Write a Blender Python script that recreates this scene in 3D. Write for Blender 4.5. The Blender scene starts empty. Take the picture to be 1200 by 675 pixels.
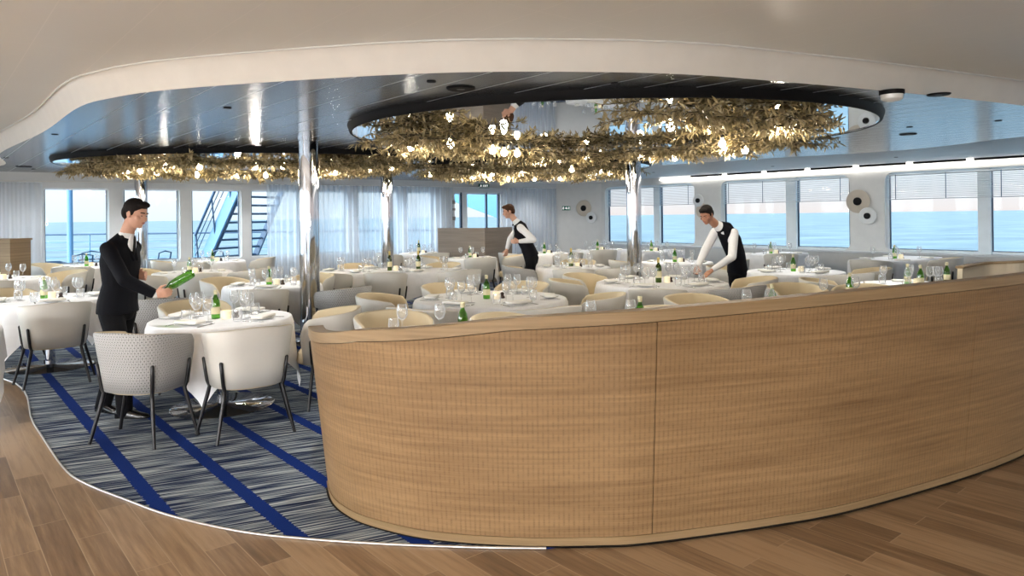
import bpy, math, random
from mathutils import Vector, Matrix
random.seed(7)
PI = math.pi
SC = bpy.context.scene
COL = SC.collection
F, EYE, ROLL = 830.0, 1.6, 0.0125
CX, CY = 600.0, 253.0
CR, SR = math.cos(ROLL), math.sin(ROLL)
def ab(px, py):
    u, v = px - CX, CY - py
    return u * CR + v * SR, -u * SR + v * CR
def at_z(px, py, z):                 # point of height z seen at a pixel
    a, b = ab(px, py); Y = (z - EYE) * F / b
    return Vector((a * Y / F, Y, z))
def at_y(px, py, Y):                 # point at distance Y seen at a pixel
    a, b = ab(px, py)
    return Vector((a * Y / F, Y, EYE + b * Y / F))
def pxof(p):
    a, b = F * p[0] / p[1], F * (p[2] - EYE) / p[1]
    return CX + a * CR - b * SR

# ------------------------------------------------------------------ geometry
class G:
    def __init__(s): s.v = []; s.f = []; s.m = []; s.s = []; s.uv = None
    def add(s, vs, fs, mat=0, smooth=True):
        o = len(s.v); s.v += [tuple(v) for v in vs]
        for f in fs: s.f.append([i + o for i in f]); s.m.append(mat); s.s.append(smooth)
        return s
    def box(s, c, d, rz=0, mat=0, M=None):
        x, y, z = d[0] / 2, d[1] / 2, d[2] / 2
        R = M if M is not None else Matrix.Rotation(rz, 3, 'Z')
        vs = [R @ Vector((i * x, j * y, k * z)) + Vector(c) for i in (-1, 1) for j in (-1, 1) for k in (-1, 1)]
        return s.add(vs, [(0, 1, 3, 2), (4, 6, 7, 5), (0, 4, 5, 1), (2, 3, 7, 6), (0, 2, 6, 4), (1, 5, 7, 3)], mat, False)
    def lathe(s, prof, n=24, c=(0, 0, 0), mat=0, M=None, smooth=True, sx=1, sy=1):
        vs = []; fs = []
        def ring(r, z):
            o = len(vs)
            for i in range(n):
                a = 2 * PI * i / n
                p = Vector((r * math.cos(a) * sx, r * math.sin(a) * sy, z))
                if M is not None: p = M @ p
                vs.append(p + Vector(c))
            return o
        prof = list(prof)
        def hard(j):                                   # split the ring where the profile turns sharply
            a = Vector((prof[j][0] - prof[j - 1][0], prof[j][1] - prof[j - 1][1])); b = Vector((prof[j + 1][0] - prof[j][0], prof[j + 1][1] - prof[j][1]))
            return a.length < 1e-7 or b.length < 1e-7 or a.angle(b) > .75
        lo = ring(*prof[0])
        if prof[0][0] > 1e-5: o = ring(*prof[0]); fs.append(tuple(reversed(range(o, o + n))))
        for j in range(len(prof) - 1):
            hi = ring(*prof[j + 1])
            for i in range(n):
                k = (i + 1) % n; fs.append((lo + i, lo + k, hi + k, hi + i))
            lo = hi
            if j + 2 < len(prof) and hard(j + 1): lo = ring(*prof[j + 1])
        if prof[-1][0] > 1e-5: o = ring(*prof[-1]); fs.append(tuple(range(o, o + n)))
        return s.add(vs, fs, mat, smooth)
    def tube(s, path, r, n=8, mat=0, closed=False, cap=True):
        P = [Vector(p) for p in path]; m = len(P)
        rr = r if isinstance(r, (list, tuple)) else [r] * m
        vs = []; fs = []; up = None
        for i in range(m):
            if closed: t = P[(i + 1) % m] - P[i - 1]
            else: t = P[min(i + 1, m - 1)] - P[max(i - 1, 0)]
            t.normalize()
            if up is None:
                up = Vector((0, 0, 1)) if abs(t.z) < .9 else Vector((1, 0, 0))
            a = t.cross(up); a.normalize(); b = a.cross(t); b.normalize(); up = b
            for k in range(n):
                th = 2 * PI * k / n
                vs.append(P[i] + (a * math.cos(th) + b * math.sin(th)) * rr[i])
        for i in range(m if closed else m - 1):
            j = (i + 1) % m
            for k in range(n):
                l = (k + 1) % n
                fs.append((i * n + k, i * n + l, j * n + l, j * n + k))
        if cap and not closed:
            q = len(vs); vs += [v.copy() for v in vs[:n]] + [v.copy() for v in vs[(m - 1) * n:m * n]]; fs.append(tuple(reversed(range(q, q + n)))); fs.append(tuple(q + n + k for k in range(n)))
        return s.add(vs, fs, mat)
    def ell(s, c, r, X=(1, 0, 0), Y=(0, 1, 0), Z=(0, 0, 1), nu=16, nv=10, mat=0):
        X, Y, Z, c = Vector(X), Vector(Y), Vector(Z), Vector(c)
        vs = [c + Z * r[2]]; fs = []
        for j in range(1, nv):
            ph = PI * j / nv
            for i in range(nu):
                a = 2 * PI * i / nu
                vs.append(c + X * (r[0] * math.sin(ph) * math.cos(a)) + Y * (r[1] * math.sin(ph) * math.sin(a)) + Z * (r[2] * math.cos(ph)))
        vs.append(c - Z * r[2]); L = len(vs) - 1
        for i in range(nu):
            k = (i + 1) % nu
            fs.append((0, 1 + i, 1 + k)); fs.append((L, 1 + (nv - 2) * nu + k, 1 + (nv - 2) * nu + i))
            for j in range(nv - 2):
                fs.append((1 + j * nu + i, 1 + (j + 1) * nu + i, 1 + (j + 1) * nu + k, 1 + j * nu + k))
        return s.add(vs, fs, mat)
    def prism(s, pts, z0, z1, mat=0, smooth=False):
        n = len(pts)
        vs = [(p[0], p[1], z0) for p in pts] + [(p[0], p[1], z1) for p in pts]
        fs = [tuple(reversed(range(n))), tuple(range(n, 2 * n))] + [(i, (i + 1) % n, n + (i + 1) % n, n + i) for i in range(n)]
        return s.add(vs, fs, mat, smooth)
    def loft(s, rings, mat=0):        # rings of equal count, closed with caps
        n = len(rings[0]); vs = [v for r in rings for v in r]; fs = []
        for j in range(len(rings) - 1):
            for i in range(n):
                k = (i + 1) % n
                fs.append((j * n + i, j * n + k, (j + 1) * n + k, (j + 1) * n + i))
        fs.append(tuple(reversed(range(n)))); fs.append(tuple((len(rings) - 1) * n + i for i in range(n)))
        return s.add(vs, fs, mat)
    def mesh(s, name, mats):
        me = bpy.data.meshes.new(name); me.from_pydata(s.v, [], s.f)
        for m in (mats if isinstance(mats, (list, tuple)) else [mats]): me.materials.append(m)
        me.polygons.foreach_set('material_index', s.m); me.polygons.foreach_set('use_smooth', s.s)
        if s.uv:
            l = me.uv_layers.new(name='UVMap')
            for lp in me.loops: l.data[lp.index].uv = s.uv[lp.vertex_index]
        me.update(); return me
    def obj(s, name, mats, parent=None, loc=(0, 0, 0), rz=0):
        return link(name, s.mesh(name, mats), parent, loc, rz)

def link(name, data, parent=None, loc=(0, 0, 0), rz=0):
    o = bpy.data.objects.new(name, data); COL.objects.link(o)
    o.location = loc; o.rotation_euler = (0, 0, rz)
    if parent: o.parent = parent
    return o
def tag(o, label=None, cat=None, group=None, kind=None):
    if label: o['label'] = label
    if cat: o['category'] = cat
    if group: o['group'] = group
    if kind: o['kind'] = kind
    return o
def thing(name, label, cat, loc=(0, 0, 0), rz=0, group=None):
    return tag(link(name, None, None, loc, rz), label, cat, group)
def struct(o): return tag(o, kind='structure')
def dup(root, loc, rz, label=None, group=None):
    r = root.copy(); COL.objects.link(r); r.location = loc; r.rotation_euler = (0, 0, rz)
    if label: r['label'] = label
    if group: r['group'] = group
    for ch in KIDS.get(root.name, []):
        c = ch.copy(); COL.objects.link(c); c.parent = r
        for g in KIDS.get(ch.name, []):
            d = g.copy(); COL.objects.link(d); d.parent = c
    return r
KIDS = {}
def reg(root):
    for o in list(COL.objects):
        if o.parent: KIDS.setdefault(o.parent.name, [])
    KIDS[root.name] = [o for o in COL.objects if o.parent == root]
    for k in KIDS[root.name]: KIDS[k.name] = [o for o in COL.objects if o.parent == k]
def catmull(pts, k=8):
    P = [Vector(p) for p in pts]; out = []
    for i in range(len(P) - 1):
        p0, p1, p2, p3 = P[max(i - 1, 0)], P[i], P[i + 1], P[min(i + 2, len(P) - 1)]
        for j in range(k):
            t = j / k
            out.append(.5 * ((2 * p1) + (p2 - p0) * t + (2 * p0 - 5 * p1 + 4 * p2 - p3) * t * t + (3 * p1 - p0 - 3 * p2 + p3) * t ** 3))
    out.append(P[-1]); return out

# ------------------------------------------------------------------ materials
class NT:
    def __init__(s, name):
        s.mat = bpy.data.materials.new(name); s.mat.use_nodes = True; s.t = s.mat.node_tree; s.t.nodes.clear()
        s.out = s.n('ShaderNodeOutputMaterial')
    def n(s, typ, **kw):
        nd = s.t.nodes.new(typ)
        for k, v in kw.items():
            if hasattr(nd, k) and not isinstance(v, tuple): setattr(nd, k, v)
        return nd
    def put(s, sock, val):
        if hasattr(val, 'is_output') and not isinstance(val, (int, float)): s.t.links.new(val, sock)
        elif isinstance(val, (int, float)):
            try: sock.default_value = val
            except Exception: sock.default_value = (val, val, val, 1)
        else:
            v = tuple(val)
            try: sock.default_value = v
            except Exception: sock.default_value = v[:3] if len(v) == 4 else v + (1,)
    def math(s, op, a, b=0.0, c=None, clamp=False):
        nd = s.n('ShaderNodeMath', operation=op); nd.use_clamp = clamp
        s.put(nd.inputs[0], a); s.put(nd.inputs[1], b)
        if c is not None: s.put(nd.inputs[2], c)
        return nd.outputs[0]
    def mix(s, f, a, b, mode='MIX'):
        nd = s.n('ShaderNodeMix', data_type='RGBA', blend_type=mode)
        s.put(nd.inputs[0], f); s.put(nd.inputs[6], a); s.put(nd.inputs[7], b); return nd.outputs[2]
    def coord(s, which='Object'): return s.n('ShaderNodeTexCoord').outputs[which]
    def sep(s, v):
        nd = s.n('ShaderNodeSeparateXYZ'); s.put(nd.inputs[0], v); return nd.outputs
    def comb(s, x, y, z=0.0):
        nd = s.n('ShaderNodeCombineXYZ')
        for i, q in enumerate((x, y, z)): s.put(nd.inputs[i], q)
        return nd.outputs[0]
    def dot(s, v, d):
        nd = s.n('ShaderNodeVectorMath', operation='DOT_PRODUCT'); s.put(nd.inputs[0], v); nd.inputs[1].default_value = d
        return nd.outputs['Value']
    def noise(s, v, scale, detail=2, rough=.5):
        nd = s.n('ShaderNodeTexNoise'); s.put(nd.inputs['Vector'], v)
        nd.inputs['Scale'].default_value = scale; nd.inputs['Detail'].default_value = detail; nd.inputs['Roughness'].default_value = rough
        return nd.outputs[0]
    def ramp(s, f, stops):
        nd = s.n('ShaderNodeValToRGB'); s.put(nd.inputs[0], f); e = nd.color_ramp.elements
        while len(e) < len(stops): e.new(.5)
        for i, (p, c) in enumerate(stops):
            e[i].position = p; e[i].color = (c, c, c, 1) if isinstance(c, (int, float)) else tuple(c) + (1,)
        return nd.outputs[0]
    def bsdf(s, col, rough=.5, metal=0., spec=.5, bump=None, bstr=.3, bdist=.01, **kw):
        nd = s.n('ShaderNodeBsdfPrincipled')
        s.put(nd.inputs['Base Color'], col); s.put(nd.inputs['Roughness'], rough); s.put(nd.inputs['Metallic'], metal)
        nd.inputs['Specular IOR Level'].default_value = spec
        for k, v in kw.items(): s.put(nd.inputs[k.replace('_', ' ')], v)
        if bump is not None:
            b = s.n('ShaderNodeBump'); s.put(b.inputs['Height'], bump); b.inputs['Strength'].default_value = bstr; b.inputs['Distance'].default_value = bdist
            s.t.links.new(b.outputs[0], nd.inputs['Normal'])
        return nd.outputs[0]
    def fin(s, sh): s.t.links.new(sh, s.out.inputs[0]); return s.mat
def lin(r, g, b):
    f = lambda c: (c / 255 / 12.92) if c <= 10 else ((c / 255 + .055) / 1.055) ** 2.4
    return (f(r), f(g), f(b), 1)
def plain(name, rgb, rough=.5, metal=0., spec=.5, var=.06, scale=6, **kw):
    t = NT(name); c = lin(*rgb); n = t.noise(t.coord(), scale, 3)
    col = t.mix(n, tuple(x * (1 - var) for x in c[:3]) + (1,), tuple(min(1, x * (1 + var)) for x in c[:3]) + (1,))
    return t.fin(t.bsdf(col, rough, metal, spec, **kw))
D = (-.643, .766, 0); Nn = (.766, .643, 0)

def line_at(t, p, sp, w, ph=0.):
    f = t.math('FRACT', t.math('DIVIDE', t.math('SUBTRACT', p, ph), sp))
    d = t.math('ABSOLUTE', t.math('SUBTRACT', f, .5))
    return t.math('GREATER_THAN', d, .5 - w / sp / 2)
M = {}
M['white'] = plain('white_paint', (226, 226, 224), .45)
M['header'] = plain('header_paint', (220, 223, 226), .5)
M['fascia'] = plain('fascia_paint', (236, 232, 226), .4)
M['winframe'] = plain('window_frame_white', (232, 242, 248), .35)
M['black'] = plain('black_metal', (26, 25, 27), .35, .3)
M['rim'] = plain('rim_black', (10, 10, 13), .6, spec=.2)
M['chrome'] = plain('chrome', (196, 197, 202), .05, 1.0, scale=2)
M['mirror'] = plain('mirror_glass', (235, 238, 240), .015, 1.0)
M['leather'] = plain('cream_leather', (200, 197, 190), .5)
M['lining'] = plain('beige_lining', (204, 188, 156), .6)
M['seat'] = plain('seat_fabric', (205, 190, 160), .7)
M['suit'] = plain('black_suit', (9, 10, 17), .8, spec=.15, scale=30)
M['vest'] = plain('dark_waistcoat', (10, 10, 18), .8, spec=.15, scale=30)
M['trousers'] = plain('black_trousers', (8, 8, 12), .8, spec=.15, scale=30)
M['shirt'] = plain('white_shirt', (228, 228, 230), .8)
M['skin'] = plain('skin', (198, 152, 130), .5, scale=30)
M['skin2'] = plain('skin_tan', (166, 118, 94), .5, scale=30)
M['hair'] = plain('dark_hair', (22, 17, 16), .7, spec=.15, scale=60, var=.3)
M['hair2'] = plain('brown_hair', (70, 46, 32), .7, spec=.15, scale=60, var=.3)
M['shoe'] = plain('black_shoe', (14, 13, 13), .2)
M['lips'] = plain('lips', (170, 98, 88), .5)
M['ceramic'] = plain('white_ceramic', (240, 240, 238), .15)
M['napkin'] = plain('white_napkin', (240, 238, 232), .85)
M['silver'] = plain('silver_cutlery', (215, 215, 215), .12, 1.0)
M['wax'] = plain('cream_candle_cup', (250, 236, 200), .5, Emission_Color=(1, .85, .6, 1), Emission_Strength=.35)
M['dark'] = plain('dark_brown', (50, 34, 30), .4)
M['label'] = plain('paper_label', (222, 214, 176), .6)
M['foil'] = plain('gold_foil', (214, 190, 120), .35, .6)
M['sconcew'] = plain('sconce_white', (232, 234, 234), .4)
M['sconceb'] = plain('sconce_beige', (206, 194, 178), .4)
M['deck'] = plain('deck_paint', (96, 118, 134), .6)
M['outblue'] = plain('painted_steel', (84, 122, 152), .5)
M['outdark'] = plain('dark_steel', (30, 58, 84), .5)
M['awning'] = plain('awning_cloth', (92, 134, 166), .7)
M['trim'] = plain('aluminium_trim', (200, 195, 190), .3, .8)
M['grey'] = plain('grey_sofa', (150, 148, 146), .8)
M['signgreen'] = plain('sign_green', (20, 110, 88), .5)
M['green'] = plain('green_glass_dark', (60, 120, 30), .08, 0, .8)
def wall_leather_pattern():
    t = NT('patterned_fabric'); uv = t.coord('UV'); s = t.sep(uv)
    def hexring(ox, oy):
        x = t.math('SUBTRACT', t.math('FRACT', t.math('ADD', t.math('MULTIPLY', s[0], 44), ox)), .5)
        y = t.math('MULTIPLY', t.math('SUBTRACT', t.math('FRACT', t.math('ADD', t.math('MULTIPLY', s[1], 25.4), oy)), .5), 1.73)
        r = t.math('SQRT', t.math('ADD', t.math('MULTIPLY', x, x), t.math('MULTIPLY', y, y)))
        return t.math('LESS_THAN', t.math('ABSOLUTE', t.math('SUBTRACT', r, .36)), .125)
    m = t.math('MAXIMUM', hexring(0, 0), hexring(.5, .5))
    col = t.mix(m, lin(98, 97, 97), lin(178, 178, 177))
    return t.fin(t.bsdf(col, .7))
M['pattern'] = wall_leather_pattern()
def ceiling_white():
    t = NT('white_ceiling'); c = t.coord(); p = t.dot(c, Nn); q = t.dot(c, D)
    l = t.math('MAXIMUM', line_at(t, p, .43, .006, .155), line_at(t, q, 2.6, .005, .4))
    n = t.noise(c, .8, 1)
    col = t.mix(l, t.mix(n, lin(240, 239, 235), lin(246, 245, 241)), lin(250, 248, 244))
    return t.fin(t.bsdf(col, .4, 0, .35))
M['ceil'] = ceiling_white()
def ceiling_dark():
    t = NT('dark_ceiling_panels'); c = t.coord(); p = t.dot(c, Nn); q = t.dot(c, D)
    l = line_at(t, p, .325, .008, .045); l2 = line_at(t, q, 2.4, .006, .3)
    st = t.noise(t.comb(t.math('MULTIPLY', p, 40), q), 1.5, 2)
    col = t.mix(st, (.16, .18, .21, 1), (.24, .27, .31, 1))
    col = t.mix(l2, col, (.04, .04, .05, 1)); col = t.mix(l, col, (.75, .8, .85, 1))
    return t.fin(t.bsdf(col, t.mix(l, .22, .5), .85, .5))
M['ceildark'] = ceiling_dark()
def carpet():
    t = NT('striped_carpet'); c = t.coord(); p = t.dot(c, Nn); q = t.dot(c, D)
    w = t.dot(c, (-.407, .913, 0))
    zig = t.math('MULTIPLY', t.math('SUBTRACT', t.noise(t.comb(t.math('MULTIPLY', w, 60), 0.), 1.0, 0), .5), .03)
    band = line_at(t, t.math('ADD', p, zig), .43, .085, .16)
    n1 = t.noise(t.comb(t.math('MULTIPLY', w, 62), t.math('MULTIPLY', p, 1.6)), 1.0, 2, .7)
    n2 = t.noise(t.comb(t.math('MULTIPLY', w, 9), t.math('MULTIPLY', p, 2)), 1.0, 1)
    f = t.math('ADD', n1, t.math('MULTIPLY', t.math('SUBTRACT', n2, .5), .25))
    col = t.ramp(f, [(.42, lin(16, 28, 60)[:3]), (.47, lin(56, 68, 90)[:3]), (.53, lin(112, 121, 128)[:3]), (.62, lin(170, 177, 178)[:3])])
    col = t.mix(band, col, lin(14, 40, 104))
    fz = t.noise(c, 260, 1)
    return t.fin(t.bsdf(col, .95, 0, .1, bump=fz, bstr=.5, bdist=.004))
M['carpet'] = carpet()
def floor_wood():
    t = NT('wood_look_planks'); c = t.coord(); p = t.dot(c, Nn); q = t.dot(c, D)
    v = t.comb(q, p)
    b = t.n('ShaderNodeTexBrick'); t.put(b.inputs['Vector'], v)
    b.offset = .37; b.inputs['Color1'].default_value = (0, 0, 0, 1); b.inputs['Color2'].default_value = (1, 1, 1, 1)
    b.inputs['Mortar'].default_value = (.5, .5, .5, 1); b.inputs['Scale'].default_value = 1
    b.inputs['Mortar Size'].default_value = .0022; b.inputs['Brick Width'].default_value = .9; b.inputs['Row Height'].default_value = .15
    g = t.noise(t.comb(t.math('MULTIPLY', q, 1.6), t.math('MULTIPLY', p, 26), t.math('MULTIPLY', b.outputs['Color'], 7)), 1.3, 4, .6)
    f = t.math('ADD', t.math('MULTIPLY', g, .75), t.math('MULTIPLY', b.outputs['Color'], .35))
    col = t.ramp(f, [(.25, lin(92, 70, 49)[:3]), (.5, lin(126, 100, 73)[:3]), (.72, lin(156, 129, 99)[:3])])
    col = t.mix(b.outputs['Fac'], col, lin(160, 138, 112))
    return t.fin(t.bsdf(col, .32, 0, .5, bump=g, bstr=.08))
M['floor'] = floor_wood()
def oak(name, ribs=True, base=((102, 77, 49), (148, 119, 84))):
    t = NT(name); s = t.sep(t.coord('UV'))
    g = t.noise(t.comb(t.math('MULTIPLY', s[0], 1.3), t.math('MULTIPLY', s[1], 42)), 1.0, 4, .65)
    g2 = t.noise(t.comb(t.math('MULTIPLY', s[0], .7), t.math('MULTIPLY', s[1], 6)), 1.0, 2)
    f = t.math('ADD', t.math('MULTIPLY', g, .6), t.math('MULTIPLY', g2, .4))
    col = t.ramp(f, [(.3, lin(*base[0])[:3]), (.68, lin(*base[1])[:3])])
    bump = g
    if ribs:
        rib = t.math('MULTIPLY', t.math('ADD', t.math('SINE', t.math('MULTIPLY', s[0], 2 * PI / .024)), 1), .5)
        wv = t.math('MULTIPLY', t.math('ADD', t.math('SINE', t.math('MULTIPLY', s[1], 2 * PI / .012)), 1), .5)
        n = t.noise(t.comb(t.math('MULTIPLY', s[0], 42), t.math('MULTIPLY', s[1], 30)), 1.0, 1)
        m = t.math('MULTIPLY', t.math('MULTIPLY', t.math('POWER', rib, 3), t.math('ADD', t.math('MULTIPLY', wv, .5), .5)), t.ramp(n, [(.35, .2), (.6, 1.)]))
        col = t.mix(t.math('MULTIPLY', m, .5), col, lin(76, 58, 38))
        bump = t.math('SUBTRACT', g, m)
    return t.fin(t.bsdf(col, .5, 0, .35, bump=bump, bstr=.25, bdist=.003))
M['oak'] = oak('ribbed_oak_veneer'); M['oakcap'] = oak('oak_cap', False, ((114, 92, 63), (150, 126, 94)))
M['greywood'] = oak('grey_brown_laminate', False, ((126, 112, 100), (158, 144, 130)))
M['inner'] = plain('upholstered_inner_panel', (204, 190, 166), .7)
def glass(name, tint, lo=.04, hi=.9, power=3., edge=0):
    t = NT(name); tr = t.n('ShaderNodeBsdfTransparent'); tr.inputs[0].default_value = tint
    gl = t.n('ShaderNodeBsdfGlossy'); gl.inputs['Roughness'].default_value = .03
    lw = t.n('ShaderNodeLayerWeight'); lw.inputs[0].default_value = .5
    f = t.math('MULTIPLY_ADD', t.math('POWER', lw.outputs['Facing'], power), hi - lo, lo)
    last = gl
    if edge:  # white painted into the edges stands in for refracted bright surroundings
        df = t.n('ShaderNodeBsdfTranslucent'); df.inputs[0].default_value = (.95, .97, 1, 1); d2 = t.n('ShaderNodeBsdfDiffuse'); d2.inputs[0].default_value = (.9, .92, .95, 1)
        m1 = t.n('ShaderNodeMixShader'); m1.inputs[0].default_value = .5; t.t.links.new(df.outputs[0], m1.inputs[1]); t.t.links.new(d2.outputs[0], m1.inputs[2])
        last = t.n('ShaderNodeMixShader'); last.inputs[0].default_value = edge; t.t.links.new(gl.outputs[0], last.inputs[1]); t.t.links.new(m1.outputs[0], last.inputs[2])
    mx = t.n('ShaderNodeMixShader'); t.put(mx.inputs[0], f); t.t.links.new(tr.outputs[0], mx.inputs[1]); t.t.links.new(last.outputs[0], mx.inputs[2])
    return t.fin(mx.outputs[0])
M['glass'] = glass('clear_glass', (1, 1, 1, 1), .10, .95, 2.0, .62)
M['pane'] = glass('window_pane', (.80, .93, 1, 1), .012, .15, 5)
M['greenglass'] = glass('green_glass', (.30, .62, .14, 1), .06, .8, 2.5)
M['oliveglass'] = glass('olive_glass', (.20, .30, .06, 1), .06, .8, 2.5)
def curtain_mat():
    t = NT('sheer_curtain'); tr = t.n('ShaderNodeBsdfTransparent'); tr.inputs[0].default_value = (.9, .95, 1, 1)
    d = t.n('ShaderNodeBsdfDiffuse'); d.inputs[0].default_value = (.90, .92, .95, 1)
    l = t.n('ShaderNodeBsdfTranslucent'); l.inputs[0].default_value = (.92, .95, 1, 1)
    a = t.n('ShaderNodeMixShader'); a.inputs[0].default_value = .5
    t.t.links.new(d.outputs[0], a.inputs[1]); t.t.links.new(l.outputs[0], a.inputs[2])
    lw = t.n('ShaderNodeLayerWeight'); f = t.math('MULTIPLY_ADD', lw.outputs['Facing'], .4, .48, clamp=True)
    b = t.n('ShaderNodeMixShader'); t.put(b.inputs[0], f); t.t.links.new(tr.outputs[0], b.inputs[1]); t.t.links.new(a.outputs[0], b.inputs[2])
    return t.fin(b.outputs[0])
M['curtain'] = curtain_mat()
def blind_mat():
    t = NT('blind_slat'); d = t.n('ShaderNodeBsdfDiffuse'); d.inputs[0].default_value = (.75, .8, .85, 1)
    l = t.n('ShaderNodeBsdfTranslucent'); l.inputs[0].default_value = (.8, .85, .9, 1)
    a = t.n('ShaderNodeMixShader'); a.inputs[0].default_value = .5
    t.t.links.new(d.outputs[0], a.inputs[1]); t.t.links.new(l.outputs[0], a.inputs[2]); return t.fin(a.outputs[0])
M['blind'] = blind_mat()
def cloth_mat():
    t = NT('white_tablecloth'); c = t.coord(); s = t.sep(c)
    ch = t.n('ShaderNodeTexChecker'); t.put(ch.inputs[0], c); ch.inputs['Scale'].default_value = 9
    col = t.mix(ch.outputs['Fac'], lin(237, 238, 241), lin(240, 241, 244))
    return t.fin(t.bsdf(col, .7, 0, .3))
M['cloth'] = cloth_mat()
def emis(name, col, st):
    t = NT(name); e = t.n('ShaderNodeEmission'); e.inputs[0].default_value = tuple(col) + (1,); e.inputs[1].default_value = st
    return t.fin(e.outputs[0])
M['bulb'] = emis('glowing_bulb', (1, .86, .62), 45)
M['strip'] = emis('light_strip', (1, .96, .89), 8.0)
M['down'] = emis('lit_lamp_lens', (1, .93, .82), 4)
M['signwhite'] = emis('lit_lettering', (1, 1, 1), 1.0)
def leaf_mat():
    t = NT('gilded_leaf'); o = t.n('ShaderNodeObjectInfo'); n = t.noise(t.coord(), 9, 2)
    col = t.ramp(n, [(.3, lin(110, 96, 66)[:3]), (.5, lin(176, 158, 114)[:3]), (.7, lin(222, 206, 168)[:3])])
    return t.fin(t.bsdf(col, .42, .15, .5))
M['leaf'] = leaf_mat()
M['twig'] = plain('dark_twig', (72, 60, 42), .6)
def sea_mat():
    t = NT('sea_water'); c = t.coord(); s = t.sep(c)
    n = t.noise(c, .12, 5, .7); n2 = t.noise(t.comb(t.math('MULTIPLY', s[0], .018), t.math('MULTIPLY', s[1], .030)), 1., 6, .7)
    col = t.ramp(n2, [(.36, lin(80, 98, 107)[:3]), (.5, lin(101, 120, 129)[:3]), (.64, lin(122, 138, 144)[:3])])
    return t.fin(t.bsdf(col, .4, 0, .12, bump=n, bstr=.6, bdist=.6))
M['sea'] = sea_mat()

# ------------------------------------------------------------------ the setting
ZD, ZW = 2.57, 2.77                                   # dark ceiling and white ceiling heights
RW0, RWd, RWn = Vector((9.33, 12.88, 0)), Vector((-.6406, .7679, 0)), Vector((-.7679, -.6406, 0))
def rw(s, off=0., z=0.): p = RW0 + RWd * s + RWn * off; return Vector((p.x, p.y, z))
def rws(px):
    k = (px - CX) / F; return (RW0.x - RW0.y * k) / (-RWd.x + RWd.y * k)
BW0 = Vector((-9.77, 13.53, 0)); BWd = Vector((8.82, 6.37, 0)).normalized(); BWn = Vector((BWd.y, -BWd.x, 0))
def bw(s, off=0., z=0.): p = BW0 + BWd * s + BWn * off; return Vector((p.x, p.y, z))
def bws(px, off=0.):
    k = (px - CX) / F; p = BW0 + BWn * off
    return (p.x - p.y * k) / (k * BWd.y - BWd.x)
C1 = bw(bws(652)); C2 = rw(rws(705))
LW = bw(-2.5)                                           # far left corner, outside the frame
LW2 = LW + Vector((1.0, -1.19, 0)).normalized() * 9.0 + Vector((-3, -6, 0))

def cells(g, P, s0, s1, z0, z1, holes, th, out, r=.10, n=6):
    """wall from s0 to s1 with rounded-rectangle holes [(a,b,za,zb)], thickness th to the outside"""
    hs = sorted(holes); edges = [s0] + [(hs[i][1] + hs[i + 1][0]) / 2 for i in range(len(hs) - 1)] + [s1]
    for i, (a, b, za, zb) in enumerate(hs):
        e0, e1 = edges[i], edges[i + 1]
        loop = []
        for cx_, cz_, st in ((b - r, zb - r, 0), (a + r, zb - r, 90), (a + r, za + r, 180), (b - r, za + r, 270)):
            for k in range(n + 1):
                th_ = math.radians(st + 90 * k / n); loop.append((cx_ + r * math.cos(th_), cz_ + r * math.sin(th_)))
        corners = [(e1, z1), (e0, z1), (e0, z0), (e1, z0)]
        N = len(loop); vs = []; fs = []
        outer = []
        for k, (x, z) in enumerate(loop):
            q = k // (n + 1); j = k % (n + 1)
            cx_, cz_ = corners[q]
            if j == n // 2: outer.append((cx_, cz_))
            else:
                hor = (j < n // 2) == (q % 2 == 0)      # side edge or top/bottom edge
                outer.append((cx_, z) if hor else (x, cz_))
        for (x, z) in loop: vs.append(P(x, 0, z))
        for (x, z) in outer: vs.append(P(x, 0, z))
        for (x, z) in loop: vs.append(P(x, -th, z))
        for k in range(N):
            l = (k + 1) % N
            fs.append((k, l, N + l, N + k)); fs.append((k, 2 * N + k, 2 * N + l, l))
        g.add(vs, fs, 0, False)
        # outer face
        vo = [P(x, -th, z) for x, z in loop] + [P(x, -th, z) for x, z in outer]
        g.add(vo, [(k, N + k, N + (k + 1) % N, (k + 1) % N) for k in range(N)], 0, False)

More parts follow.
